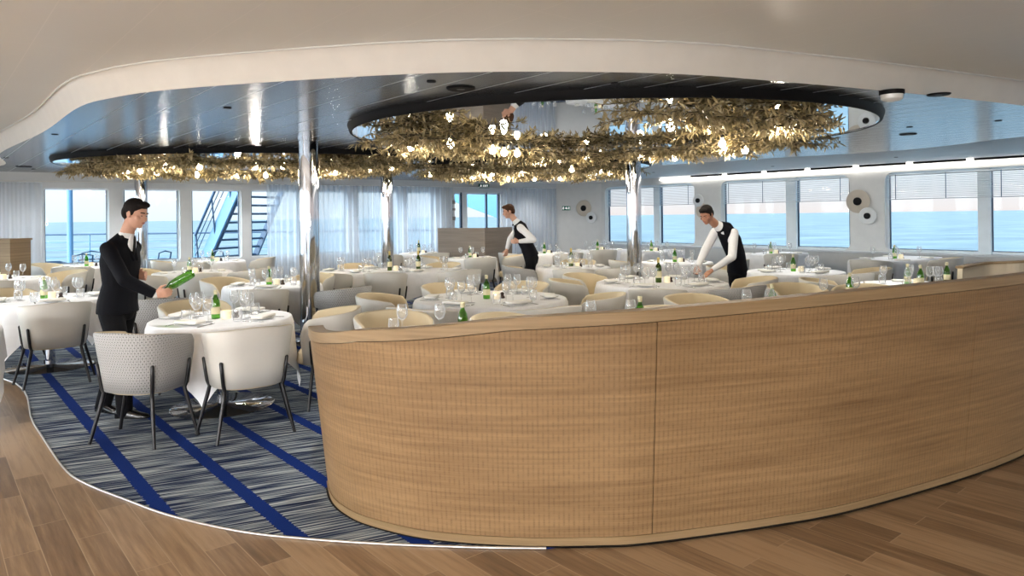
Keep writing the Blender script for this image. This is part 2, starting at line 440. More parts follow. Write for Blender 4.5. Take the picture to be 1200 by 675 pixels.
# right wall windows
RH = []
zs0, zs1 = .76, 2.40
pxr = [(712, 814), (845, 996), (1037, None)]
wlen = rws(845) - rws(996)
sw = []
for a, b in pxr[:2]: sw.append((rws(b), rws(a)))
sw[0] = (sw[0][0], rws(709))
gap = rws(996) - rws(1037); s = rws(1037)
cur = s
for k in range(5): sw.append((cur - wlen, cur)); cur -= wlen + gap
holes = [(a, b, zs0, zs1) for a, b in sw]
s_lo, s_hi = min(a for a, b in sw) - .4, (C2 - RW0).dot(RWd)
g = G(); cells(g, rw, s_lo, s_hi, 0, ZD + .1, holes, .22, -1, r=.17, n=8)
struct(g.obj('wall_right', M['white']))
wi = 0
def window(P, a, b, z0, z1, mull, fr=.05, depth=-.14, mat='winframe', darkline=True):
    global wi; wi += 1
    r = struct(link('window_%d' % wi, None)); g = G()
    def bar(s0, s1, za, zb, d0=depth - .03, d1=depth + .03):
        vs = [P(s, o, z) for s in (s0, s1) for o in (d0, d1) for z in (za, zb)]
        g.add(vs, [(0, 1, 3, 2), (4, 6, 7, 5), (0, 4, 5, 1), (2, 3, 7, 6), (0, 2, 6, 4), (1, 5, 7, 3)], 0, False)
    bar(a, b, z0, z0 + fr); bar(a, b, z1 - fr, z1); bar(a, a + fr, z0, z1); bar(b - fr, b, z0, z1)
    g.obj('window_frame', M[mat], r)
    for m0, m1 in mull:
        g = G(); bar(m0, m1, z0, z1, depth - .05, depth + .10); g.obj('mullion', M[mat], r)
    if darkline:
        g = G()
        for e0, e1 in [(a + fr, a + fr + .012), (b - fr - .012, b - fr)] + [(m1, m1 + .014) for m0, m1 in mull] + [(m0 - .014, m0) for m0, m1 in mull]:
            bar(e0, e1, z0 + fr, z1 - fr, depth - .02, depth + .035)
        bar(a + fr, b - fr, z0 + fr, z0 + fr + .012, depth - .02, depth + .035)
        g.obj('gasket', M['outdark'], r)
    g = G(); g.add([P(a, depth, z0), P(b, depth, z0), P(b, depth, z1), P(a, depth, z1)], [(0, 1, 2, 3)], 0, False)
    g.obj('glass_pane', M['pane'], r)
    return r
mpx = [(765, 772), (920, 932), (1145, 1160)]
blindlab = ['white venetian blind over the far window beside the chrome column', 'white venetian blind over the middle window behind the bending waiter', 'white venetian blind over the wide window nearest the curved partition']
for i, (a, b) in enumerate(sw):
    if i < 3: mu = [tuple(sorted((rws(mpx[i][0]), rws(mpx[i][1]))))]
    else: mu = [(a + wlen * .55, a + wlen * .55 + .14)]
    window(rw, a, b, zs0, zs1, mu)
    if i < 3:
        t = thing('venetian_blind', blindlab[i], 'blind', (0, 0, 0), group='venetian blinds of the sea windows')
        g = G(); z = 2.32; a2, b2 = a + .02, b - .02
        while z > 1.86:
            vs = [rw(q, o, zz) for q in (a2, b2) for o, zz in ((-.05, z), (-.02, z + .012))]
            g.add(vs, [(0, 1, 3, 2)], 0, False); z -= .034
        g.obj('slats', M['blind'], t)['kind'] = 'stuff'
        g = G(); g.tube([rw(a2, -.035, 1.845), rw(b2, -.035, 1.845)], .01, 6); g.obj('bottom_rail', M['blind'], t)
        g = G(); g.tube([rw(a2, -.035, 2.345), rw(b2, -.035, 2.345)], .02, 6); g.obj('head_rail', M['winframe'], t)
        for k in range(4):
            q = a2 + (b2 - a2) * (.06 + .88 * k / 3); g = G(); g.tube([rw(q, -.015, 1.84), rw(q, -.015, 2.35)], .008, 5); g.obj('ladder_tape', M['outblue'], t)
# sill shelf
g = G(); vs = [rw(s_, o, z) for s_ in (s_lo, s_hi) for o in (-.02, .16) for z in (.72, .76)]
g.add(vs, [(0, 1, 3, 2), (4, 6, 7, 5), (0, 4, 5, 1), (2, 3, 7, 6), (0, 2, 6, 4), (1, 5, 7, 3)], 0, False); struct(g.obj('trim_1', M['header']))
# corner wall
g = G(); g.add([C1, C2, C2 + Vector((0, 0, ZD + .1)), C1 + Vector((0, 0, ZD + .1))], [(0, 1, 2, 3)], 0, False); struct(g.obj('wall_corner', M['white']))
# back wall
bwin = [(50, 128), (144, 211), (224, 283), (294, 352), (372, 408), (420, 470), (478, 510)]
bh = []
for a, b in bwin: bh.append((bws(a), bws(b), .72, 2.27))
dh = (bws(533), bws(587), .02, 2.27)
s_end = (C1 - BW0).dot(BWd)
g = G(); cells(g, bw, -2.5, s_end, -0.02, ZD + .1, bh + [dh], .2, 1, r=.06, n=4); struct(g.obj('wall_back', M['header']))
for a, b, z0, z1 in bh: window(bw, a, b, z0, z1, [], fr=.035, depth=-.12)
# glazed door
dr = struct(link('door_1', None)); a, b, z0, z1 = dh
def dbar(s0, s1, za, zb, name, m, d0=-.12, d1=-.06):
    g = G(); vs = [bw(s, o, z) for s in (s0, s1) for o in (d0, d1) for z in (za, zb)]
    g.add(vs, [(0, 1, 3, 2), (4, 6, 7, 5), (0, 4, 5, 1), (2, 3, 7, 6), (0, 2, 6, 4), (1, 5, 7, 3)], 0, False); return g.obj(name, M[m], dr)
q1, q2, q3 = bws(543), bws(549), bws(571)
dbar(q1, q2, z0, z1, 'door_post', 'winframe'); dbar(q1 - .06, q1, z0, z1, 'door_gasket', 'outdark'); dbar(q3, q3 + .05, z0, z1, 'door_gasket', 'outdark')
dbar(a, b, z1 - .05, z1, 'door_header', 'winframe'); dbar(b - .06, b - .02, z0, z1, 'door_gasket', 'outdark'); dbar(q2, q3, z0, z0 + .9, 'door_kick_panel', 'winframe', -.10, -.07)
g = G(); g.add([bw(a, -.1, z0), bw(b, -.1, z0), bw(b, -.1, z1), bw(a, -.1, z1)], [(0, 1, 2, 3)], 0, False); g.obj('door_glass', M['pane'], dr)
# left wall with windows, beyond the frame
lv = (LW2 - LW); ll = lv.length; lv.normalize(); ln = Vector((-lv.y, lv.x, 0))
if ln.x < 0: ln = -ln
def lw(s, off=0., z=0.): p = LW + lv * s + ln * off; return Vector((p.x, p.y, z))
g = G(); lh = [(.5 + i * 2.6, .5 + i * 2.6 + 2.1, .7, 2.3) for i in range(int((ll - .5) / 2.6))]
cells(g, lw, 0, ll, 0, ZW + .05, lh, .2, 1); struct(g.obj('wall_left', M['white']))
for h in lh: window(lw, *h, [(h[0] + 1.0, h[0] + 1.08)])
# near wall behind the camera, glazed
g = G(); A, B = LW2, rw(s_lo); nv = (B - A); nl = nv.length; nv.normalize(); nn = Vector((-nv.y, nv.x, 0))
A2 = Vector((A.x, -5, 0)); B2 = Vector((rw(s_lo).x, -5, 0))
def nw(s, off=0., z=0.): return Vector((A2.x + s, -5 + off, z))
g = G(); L = B2.x - A2.x; nh = [(1 + i * 4.0, 1 + i * 4.0 + 2.6, .3, 2.4) for i in range(int((L - 1) / 4.0))]
cells(g, nw, 0, L, 0, ZW + .05, nh, .2, 1); struct(g.obj('wall_front', M['white']))
# ceilings
fpx = [(0, 180), (50, 155), (90, 127), (130, 115), (200, 105), (350, 94), (500, 86), (640, 84), (800, 87), (930, 97), (1000, 103), (1100, 113), (1200, 124)]
fp = [at_z(x, y, ZD) for x, y in fpx]
fp = [bw(-.6) + Vector((0, 0, ZD)), Vector((-8.6, 12.0, ZD))] + fp + [Vector((6.6, 7.7, ZD)), Vector((9.5, 9.2, ZD)), Vector((12.4, 9.6, ZD))]
FC = catmull(fp, 8)
g = G(); prof = [(0, ZD), (-.012, ZD + .03), (-.03, ZD + .09), (-.055, ZD + .15), (-.075, ZW - .012), (-.09, ZW)]
def offs(curve, i, d):
    a = curve[max(i - 1, 0)]; b = curve[min(i + 1, len(curve) - 1)]; t = (b - a); t.z = 0; t.normalize()
    return Vector((t.y, -t.x, 0)) * d                    # right-hand side of the travel direction
vs = []; fs = []
for i, p in enumerate(FC):
    for d, z in prof:
        q = p + offs(FC, i, -d); vs.append((q.x, q.y, z))
n = len(prof)
for i in range(len(FC) - 1):
    for j in range(n - 1): fs.append((i * n + j, (i + 1) * n + j, (i + 1) * n + j + 1, i * n + j + 1))
g.add(vs, fs); struct(g.obj('trim_2', M['fascia']))
g = G(); g.tube([Vector((p.x, p.y, ZW - .004)) + offs(FC, i, .10) for i, p in enumerate(FC)], .009, 6); struct(g.obj('trim_3', M['white']))
# white ceiling
poly = [(p.x, p.y) for p in [q + offs(FC, i, .085) for i, q in enumerate(FC)]] + [(13, 9.2), (B2.x + .5, 4), (B2.x + .5, -5.3), (A2.x - .5, -5.3), (A2.x - .5, LW2.y), (LW.x - .3, LW.y)]
g = G(); g.prism(poly, ZW, ZW + .1); struct(g.obj('ceiling', M['ceil']))
# white soffit along the windows and dark ceiling panel just below it
poly = [(p.x, p.y) for p in FC] + [(p.x, p.y) for p in (rw(s_lo, -.3), rw(s_hi, -.3), C1 + Vector((0, .3, 0)), bw(-2.6, -.3))]
g = G(); g.prism(poly, ZD + .012, ZD + .1); struct(g.obj('ceiling_soffit', M['header']))
dk = [at_z(x, y, ZD) for x, y in [(1200, 160), (1080, 174), (980, 181), (860, 188), (750, 196), (680, 206), (627, 213)]]
dk = [Vector((7.5, 8.35, ZD)), Vector((7.55, 8.8, ZD))] + dk
dkc = catmull(dk, 5) + [bw(bws(600), .02, ZD), bw(-.6, .02, ZD)]
poly = [(p.x, p.y) for p in FC[:-17]] + [(p.x, p.y) for p in dkc]
g = G(); g.prism(poly, ZD, ZD + .011); struct(g.obj('ceiling_dark_panel', M['ceildark']))
# floors
g = G(); g.prism([(-30, -6), (30, -6), (30, 12), tuple(rw(s_lo, -.2))[:2], tuple(rw(s_hi, -.2))[:2], tuple(C1 + Vector((0, .1, 0)))[:2], tuple(bw(-2.6, -.1))[:2], (-30, 12)], -.12, -.008); struct(g.obj('floor', M['floor']))
BASE = [(384, 572), (389, 588), (403, 602), (432, 616), (500, 632), (600, 640), (700, 640), (765, 636), (900, 617), (1000, 598), (1130, 560), (1200, 533)]
bp = [at_z(x, y, 0) for x, y in BASE]
bp += [bp[-1] + Vector((.75, .55, 0)), bp[-1] + Vector((1.7, 1.5, 0)), bp[-1] + Vector((2.6, 2.8, 0))]
PC = catmull(bp, 10)
cpx = [(-260, 300), (-120, 340), (2, 443), (40, 497), (73, 546), (100, 566), (150, 586), (200, 604), (280, 622), (360, 631), (450, 637), (560, 641), (640, 642)]
cc = [at_z(x, y, 0) for x, y in cpx[2:]]; cc = [Vector((-10.5, 9.5, 0)), Vector((-7.6, 7.9, 0))] + cc
CC = catmull(cc, 6)
poly = [(p.x, p.y) for p in CC] + [(PC[i].x, PC[i].y) for i in range(0, len(PC)) if PC[i].x > CC[-1].x + .05]
poly += [tuple(rw(s_lo, .02))[:2], tuple(rw(s_hi, .02))[:2], tuple(C1)[:2], tuple(bw(-2.4, .02))[:2]]
g = G(); g.prism(poly, -.006, .0); struct(g.obj('floor_carpet', M['carpet']))
g = G(); g.tube([Vector((p.x, p.y, -.002)) for p in CC], .007, 6); struct(g.obj('trim_4', M['trim']))
# deck and sea outside
g = G(); e0, e1 = bw(-6, -.2), bw(14, -.2); g.prism([tuple(e0)[:2], tuple(e1)[:2], (6, 25), (-26, 25)], -.15, -.03); struct(g.obj('floor_deck', M['deck']))
g = G(); S = 14000
g.add([(-S, -S, 0), (S, -S, 0), (S, S, 0), (-S, S, 0)], [(0, 1, 2, 3)], 0, False); o = g.obj('sea', M['sea'], loc=(0, 0, -14)); struct(o)

# ------------------------------------------------------------------ light slot along the window wall
t = thing('light_strip', 'warm glowing light strip running along the ceiling above the sea windows', 'light')
g = G(); e1 = (C2 - RW0).dot(RWd) - 2.2
vs = [rw(s_, o, z) for s_ in (s_lo + 1, e1) for o in (.03, .075) for z in (ZD - .058, ZD - .044)]
g.add(vs, [(0, 1, 3, 2), (4, 6, 7, 5), (0, 4, 5, 1), (2, 3, 7, 6), (0, 2, 6, 4), (1, 5, 7, 3)], 0, False); g.obj('diffuser', M['strip'], t)
q = rws(1215)
k = 0
while q < e1 - 1:
    g = G(); vs = [rw(s_, o, z) for s_ in (q, q + .95) for o in (.085, .12) for z in (ZD - .030, ZD + .010)]
    g.add(vs, [(0, 1, 3, 2), (4, 6, 7, 5), (0, 4, 5, 1), (2, 3, 7, 6), (0, 2, 6, 4), (1, 5, 7, 3)], 0, False); g.obj('slot_cover', M['rim'], t)
    if q + 1.07 < e1 - 1:
        g = G(); vs = [rw(s_, o, z) for s_ in (q + .95, q + 1.07) for o in (.085, .12) for z in (ZD - .038, ZD + .010)]
        g.add(vs, [(0, 1, 3, 2), (4, 6, 7, 5), (0, 4, 5, 1), (2, 3, 7, 6), (0, 2, 6, 4), (1, 5, 7, 3)], 0, False); g.obj('slot_lamp', M['strip'], t)
    q += 1.07
# oval lit recess near the corner
c = at_z(690, 215, ZD); g = G(); g.lathe([(1.0, 0), (1.0, -.02), (.96, -.03)], 40, (c.x - .1, c.y - 1.2, ZD + .012), sx=1.3, sy=1.0)
tag(g.obj('ceiling_disc', M['fascia']), 'shallow white oval disc on the soffit near the corner sconces', 'ceiling panel')

# ------------------------------------------------------------------ chrome columns
for (px, py, Y, lab) in [(361, 162, None, 'tall chrome column standing nearest, beside the curved partition'), (742, 180, None, 'chrome column in front of the sea windows'), (453, 196, 13.9, 'slim chrome column in front of the sheer curtains'), (165, 206, 14.3, 'chrome column behind the man in the black suit')]:
    p = at_z(px, py, ZD) if Y is None else at_y(px, py, Y)
    t = thing('chrome_column', lab, 'column', (p.x, p.y, 0), group='chrome columns')
    g = G(); g.lathe([(.118, 0), (.118, ZD)], 40); g.obj('shaft', M['chrome'], t)
    g = G(); g.lathe([(.118, ZD - .035), (.132, ZD - .03), (.132, ZD)], 40); g.obj('top_collar', M['chrome'], t)

# ------------------------------------------------------------------ partition
def ztop(px):
    tb = [(360, .94), (430, 1.03), (600, 1.119), (765, 1.15), (1000, 1.19), (1300, 1.2), (3000, 1.2)]
    if px <= tb[0][0]: return tb[0][1]
    for (a, za), (b, zb) in zip(tb, tb[1:]):
        if px <= b: return za + (zb - za) * (px - a) / (b - a)
    return 1.2
def seglen(C):
    u = [0]
    for i in range(1, len(C)): u.append(u[-1] + (C[i] - C[i - 1]).length)
    return u
PU = seglen(PC)
part = thing('curved_partition', 'long curved oak partition with ribbed panels standing on the carpet edge', 'partition')
OUT = .10
def strip(C, U, rows, i0, i1, name, mat, parent, zt, side=1, caps=True):
    g = G(); g.uv = []; vs = []; fs = []; n = len(rows(0, 1.)); 
    for i in range(i0, i1 + 1):
        for d, z in rows(i, zt(i)):
            q = C[i] + offs(C, i, side * d); vs.append((q.x, q.y, z)); g.uv.append((U[i], z + d * .3))
    m = i1 - i0
    for i in range(m):
        for j in range(n):
            k = (j + 1) % n; fs.append((i * n + j, (i + 1) * n + j, (i + 1) * n + k, i * n + k))
    fs.append(tuple(reversed(range(n)))); fs.append(tuple(m * n + j for j in range(n)))
    g.add(vs, fs, 0, False)
    for k_ in range(len(g.s) - 2): g.s[k_] = False
    return g.obj(name, M[mat], parent)
def zt(i):
    p = PC[i]; return ztop(pxof((p.x, p.y, 1.1)))
def pidx(px):
    return min(range(len(PC)), key=lambda i: abs(pxof((PC[i].x, PC[i].y, .5)) - px))
cuts = [0, pidx(765), pidx(1133), len(PC) - 1]
for a, b in zip(cuts, cuts[1:]):
    rows = lambda i, z: [(0.0, .045), (OUT * (z - .09) / z, z - .062), (OUT * .9 - .03, z - .062), (-.03, .045)]
    C_ = PC
    # small dark joint between panels: end the panel a few millimetres early
    sv = PC[b].copy(); sa = PC[a].copy()
    if b != len(PC) - 1: PC[b] = PC[b] + (PC[b - 1] - PC[b]).normalized() * .004
    strip(PC, PU, rows, a, b, 'ribbed_panel', 'oak', part, zt); PC[b] = sv
strip(PC, PU, lambda i, z: [(OUT, z - .057), (OUT, z - .003), (OUT - .003, z), (OUT - .085, z), (OUT - .085, z - .057)], 0, len(PC) - 1, 'cap_rail', 'oakcap', part, zt)
strip(PC, PU, lambda i, z: [(-.031, .045), (OUT * .9 - .031, z - .058), (OUT * .9 - .05, z - .058), (-.05, .045)], 0, len(PC) - 1, 'inner_panel', 'inner', part, zt)
strip(PC, PU, lambda i, z: [(.0, .0), (.006, .044), (-.045, .044), (-.045, .0)], 0, len(PC) - 1, 'base_moulding', 'oakcap', part, zt)
strip(PC, PU, lambda i, z: [(-.0, -.0075), (.012, .004), (-.04, .004), (-.04, -.0075)], 0, len(PC) - 1, 'dark_plinth', 'rim', part, zt)  # thin black plinth along the foot of the partition
# second partition further right
s2 = [at_z(1123, 312, .94), at_z(1150, 307.5, .95), at_z(1175, 305.5, .97), at_z(1200, 303.5, .99)]
s2 = [Vector((p.x, p.y, 0)) for p in s2]; s2 += [s2[-1] + Vector((.9, .35, 0)), s2[-1] + Vector((1.9, .3, 0))]
Q = catmull(s2, 8); QU = seglen(Q); z2 = lambda i: .94 + .06 * i / len(Q)
p2 = thing('curved_partition', 'farther low curved partition with beige inner side at the windows', 'partition')
strip(Q, QU, lambda i, z: [(0, .0), (.045, z - .029), (-.01, z - .029), (-.05, 0)], 0, len(Q) - 1, 'inner_panel', 'inner', p2, z2)
strip(Q, QU, lambda i, z: [(.055, z - .028), (.055, z), (-.03, z), (-.03, z - .028)], 0, len(Q) - 1, 'cap_rail', 'oakcap', p2, z2)

# grey wood screen by the door and oak cabinet on the left
a_, b_, c_ = at_y(513, 266, 17.6), at_y(568, 266, 17.0), at_y(600, 266, 17.9)
t = thing('low_wood_screen', 'grey-brown wooden low screen in front of the exit door', 'screen')
for P0, P1 in ((a_, b_), (b_, c_)):
    d = (P1 - P0); d.z = 0; nn_ = Vector((-d.y, d.x, 0)).normalized() * .04
    g = G(); g.uv = []
    vs = [P0, P1, P1 + nn_, P0 + nn_]; h = 1.32
    g.prism([(v.x, v.y) for v in vs], 0, h)
    g.uv = [(0, 0), (d.length, 0), (d.length, .1), (0, .1), (0, h), (d.length, h), (d.length, h), (0, h)]
    g.obj('screen_panel', M['greywood'], t)
t = thing('oak_cabinet', 'oak cabinet end standing by the curtain at the far left', 'cabinet')
p = at_y(13, 280, 11.6); g = G(); g.box((p.x - .62, p.y + .25, .65), (1.2, .5, 1.3), 0); g.uv = [(v[0], v[2]) for v in g.v]; g.obj('body', M['oakcap'], t)
g = G(); g.box((p.x - .62, p.y + .25, 1.31), (1.24, .54, .03), 0); g.uv = [(v[0], v[2]) for v in g.v]; g.obj('top', M['oakcap'], t)

# ------------------------------------------------------------------ curtains
def curtain(px0, px1, lab, top=2.36, off=.16, amp=.035, zb=.03):
    s0, s1 = bws(px0, off), bws(px1, off); n = int((s1 - s0) / .02); g = G(); vs = []; fs = []
    ph = random.random() * 6
    for i in range(n + 1):
        s_ = s0 + (s1 - s0) * i / n
        w = math.sin(s_ * 44 + ph + 1.5 * math.sin(s_ * 5)) * amp
        for k in range(7):
            z = zb + (top - zb) * k / 6
            vs.append(bw(s_, off + w * (1 - .25 * k / 6), z))
    for i in range(n):
        for k in range(6): fs.append((i * 7 + k, (i + 1) * 7 + k, (i + 1) * 7 + k + 1, i * 7 + k + 1))
    g.add(vs, fs); return tag(g.obj('sheer_curtain', M['curtain']), lab, 'curtain', 'sheer curtains on the back wall')
curtain(-40, 50, 'sheer white curtain hanging at the far left of the back wall')
curtain(313, 436, 'sheer curtain drawn beside the outside staircase, behind the nearest column', 2.40)
curtain(437, 530, 'sheer curtain between the slim column and the exit door', 2.40)
curtain(590, 652, 'pale pleated curtain behind the waiter carrying his arm bent', 2.40)
g = G(); g.tube([bw(bws(-40), .16, 2.385), bw(s_end - .1, .16, 2.42)], .012, 6); tag(g.obj('curtain_track', M['white']), 'white curtain track along the top of the back wall', 'curtain track')

# ------------------------------------------------------------------ sconces, signs, ceiling fittings
def disc_on(P, s_, z, r, rk, mat, lab, off=.05):
    t = thing('wall_sconce', lab, 'wall lamp', tuple(P(s_, off, z)), group='round disc sconces')
    nrm = (P(s_, 1, z) - P(s_, 0, z)).normalized(); Zm = nrm.to_track_quat('Z', 'Y').to_matrix()
    g = G(); g.lathe([(r * .3, -off + .001), (r * .3, 0), (r, .0), (r, .012), (r * .96, .02), (0, .02)], 40, M=Zm); g.obj('shade_disc', M[mat], t)
    g = G(); g.lathe([(rk, .015), (rk, .05), (rk * .85, .06), (0, .06)], 28, M=Zm); g.obj('centre_knob', M['outdark'] if False else M['rim'], t)
cwd = (C2 - C1).normalized(); cwn = Vector((cwd.y, -cwd.x, 0))
def cw(s_, off=0., z=0.): p = C1 + cwd * s_ + cwn * off; return Vector((p.x, p.y, z))
def cws(px):
    k = (px - CX) / F; return (C1.x - C1.y * k) / (k * cwd.y - cwd.x)
def zat(P, s_, px, py): p = P(s_, 0, 0); return EYE + ab(px, py)[1] * p.y / F
disc_on(rw, rws(1007), zat(rw, rws(1007), 1007, 236), .25, .085, 'sconceb', 'large beige disc sconce on the pillar between the two nearest windows')
disc_on(rw, rws(1019), zat(rw, rws(1019), 1019, 253), .18, .065, 'sconcew', 'small white disc sconce below the large beige one on the pillar', .09)
disc_on(rw, rws(820), zat(rw, rws(820), 820, 235), .16, .06, 'sconcew', 'white disc sconce just above the head of the bending waiter')
disc_on(rw, rws(824), zat(rw, rws(824), 829, 247), .19, .06, 'sconceb', 'beige disc sconce partly behind the head of the bending waiter', .03)
disc_on(cw, cws(685), zat(cw, cws(685), 685, 244), .24, .085, 'sconceb', 'large beige disc sconce on the far corner wall')
disc_on(cw, cws(694), zat(cw, cws(694), 694, 255), .165, .06, 'sconcew', 'small white disc sconce on the far corner wall', .09)
def text(body, size, mat, parent, M4, name='lettering'):
    cu = bpy.data.curves.new(name, 'FONT'); cu.body = body; cu.size = size; cu.align_x = 'CENTER'; cu.align_y = 'CENTER'; cu.extrude = .002
    cu.materials.append(mat); tmp = bpy.data.objects.new(name, cu); COL.objects.link(tmp)
    me = bpy.data.meshes.new_from_object(tmp.evaluated_get(bpy.context.evaluated_depsgraph_get())); bpy.data.objects.remove(tmp)
    o = bpy.data.objects.new(name, me); COL.objects.link(o); o.matrix_world = M4
    o.parent = parent; return o
def sign(P, s_, z, w, h, lab, txt, arrow=False):
    t = thing('exit_sign', lab, 'sign')
    c = P(s_, .05, z); d = (P(s_ + 1, 0, z) - P(s_, 0, z)).normalized(); nrm = (P(s_, 1, z) - P(s_, 0, z)).normalized()
    R = Matrix((d, Vector((0, 0, 1)), nrm)).transposed()
    g = G(); g.box(c, (w, h, .04), M=R); g.obj('panel', M['signgreen'], t)
    f = c + nrm * .022
    M4 = Matrix.Translation(f + d * (w * .12)) @ R.to_4x4()
    if txt: text(txt, h * .78, M['signwhite'], t, M4)
    def run(o):
        g = G(); k = h * .1
        def q(x, y): return o + d * x * k + Vector((0, 0, y * k))
        g.tube([q(0, .2), q(.4, 2.)], k * .8, 6); g.ell(q(.7, 3.1), (k * .75,) * 3, nu=8, nv=6)
        g.tube([q(0, .3), q(1.4, -.8), q(1.0, -3)], k * .5, 6); g.tube([q(0, .2), q(-1, -1.6), q(-2.4, -2)], k * .5, 6)
        g.tube([q(.4, 1.8), q(1.6, .8), q(2.4, 1.4)], k * .4, 6); g.tube([q(.4, 1.8), q(-1.2, .8)], k * .4, 6)
        g.obj('running_figure', M['signwhite'], t)
    run(f - d * (w * .37) + nrm * .004)
    if arrow:
        run(f + d * (w * .36) + nrm * .004)
        g = G(); o_ = f; g.tube([o_ - d * h * .3, o_ + d * h * .3], h * .07, 5)
        g.tube([o_ + d * h * .08 + Vector((0, 0, h * .25)), o_ + d * h * .3, o_ + d * h * .08 - Vector((0, 0, h * .25))], h * .07, 5); g.obj('arrow', M['signwhite'], t)
sign(bw, bws(566.5), 2.45, .33, .11, 'green EXIT sign above the glazed door', 'EXIT')
sign(cw, cws(664.5), zat(cw, cws(664.5), 664, 244), .25, .13, 'green running-figure escape sign on the far corner wall', None, True)
t = thing('switch_panel', 'small grey switches on the wall beside the exit door', 'switch')
for z in (2.0, 1.8, 1.55):
    g = G(); R = Matrix((BWd, Vector((0, 0, 1)), BWn)).transposed(); g.box(bw(bws(531.5), .012, z), (.1, .1 if z != 1.8 else .06, .02), M=R); g.obj('switch_plate', M['grey'], t)
def ceil_fix(px, py, r, z, lab, kind='speaker'):
    p = at_z(px, py, z)
    if kind == 'speaker':
        t = thing('ceiling_speaker', lab, 'ceiling speaker', (p.x, p.y, z), group='flush round ceiling speakers')
        g = G(); g.lathe([(r, 0), (r, -.006), (r * .9, -.012)], 32); g.obj('ring', M['rim'], t)
        g = G(); g.lathe([(r * .88, -.008), (0, -.014)], 32); g.obj('grille', M['black'], t)
    else:
        t = thing('smoke_detector', lab, 'smoke detector', (p.x, p.y, z))
        g = G(); g.lathe([(r * 1.1, 0), (r * 1.1, -.03), (r, -.035)], 32); g.obj('mounting_base', M['rim'], t)
        g = G(); g.lathe([(r, -.035), (r * .95, -.07), (r * .7, -.085), (0, -.09)], 32); g.obj('cover', M['ceramic'], t)
ceil_fix(240, 173, .11, ZD, 'flush dark round speaker above the left hanging leaf ring')
ceil_fix(540, 103, .11, ZD, 'flush dark round speaker in the dark ceiling near the fascia')
ceil_fix(1064, 157, .10, ZD, 'flush dark round speaker near the window side of the dark ceiling')
ceil_fix(1100, 110, .09, ZD, 'flush dark round speaker beside the smoke detector')
ceil_fix(28, 195, .12, ZD, 'flush dark round speaker at the far left of the dark ceiling')
ceil_fix(1045, 106, .085, ZD, 'round white smoke detector under the dark ceiling near the fascia', 'smoke')
p = at_z(453, 172, ZD); t = thing('sprinkler_head', 'small white sprinkler head above the slim chrome column', 'sprinkler', (p.x, p.y, ZD))
g = G(); g.lathe([(.06, 0), (.055, -.015), (.02, -.03), (.02, -.06), (.035, -.065), (0, -.07)], 20); g.obj('cover', M['ceramic'], t)

# ------------------------------------------------------------------ leaf chandeliers
def leaf(g, p, d, up, L, W):
    d = d.normalized(); s_ = d.cross(up)
    if s_.length < .01: s_ = d.cross(Vector((1, 0, 0)))
    s_.normalize(); u = s_.cross(d)
    q = [p, p + d * L * .35 + s_ * W / 2 + u * L * .05, p + d * L * .35 - s_ * W / 2 + u * L * .05, p + d * L * .72 + s_ * W * .32 + u * L * .03, p + d * L * .72 - s_ * W * .32 + u * L * .03, p + d * L - u * L * .08, p + d * L * .5 - u * W * .08]
    g.add(q, [(0, 1, 6), (0, 6, 2), (1, 3, 5, 6), (6, 5, 4, 2)], 0, False)
def branch_mesh(seed, nleaf, Lb, k=1.):
    rnd = random.Random(seed); g = G(); tw = []
    for b in range(7):
        a = rnd.uniform(-1.1, 1.1) + (PI if b % 2 else 0); l = Lb * rnd.uniform(.35, .6)
        pts = []; p = Vector((0, 0, rnd.uniform(-.06, .0))); dz = rnd.uniform(-.22, .08)
        for i in range(6):
            pts.append(p.copy()); a += rnd.uniform(-.3, .3); p = p + Vector((math.cos(a), math.sin(a), dz)) * l / 5
        g.tube(pts, [.006, .005, .004, .004, .003, .002], 4, 1); tw.append(pts)
    for i in range(nleaf):
        pts = rnd.choice(tw); j = rnd.randint(0, 4); f = rnd.random(); p = pts[j].lerp(pts[j + 1], f)
        dd = (pts[j + 1] - pts[j]).normalized(); d = dd * rnd.uniform(.2, 1.) + Vector((rnd.gauss(0, .7), rnd.gauss(0, .7), rnd.gauss(-.1, .65)))
        leaf(g, p, d, Vector((rnd.gauss(0, .4), rnd.gauss(0, .4), 1)), rnd.uniform(.06, .105) * k, rnd.uniform(.02, .032) * k)
    return g.mesh('branch', [M['leaf'], M['twig']])
BR = [branch_mesh(i, 230, .85) for i in range(6)]
gb = G(); gb.lathe([(.012, .075), (.014, .05), (.026, .04), (.038, .015), (.038, -.01), (.026, -.03), (0, -.038)], 16); BULB = gb.mesh('bulb', M['bulb'])
gs = G(); gs.lathe([(.014, .07), (.016, .1), (.004, .105), (.004, .23), (0, .23)], 10); SOCK = gs.mesh('socket', M['black'])
bulbs_xyz = []
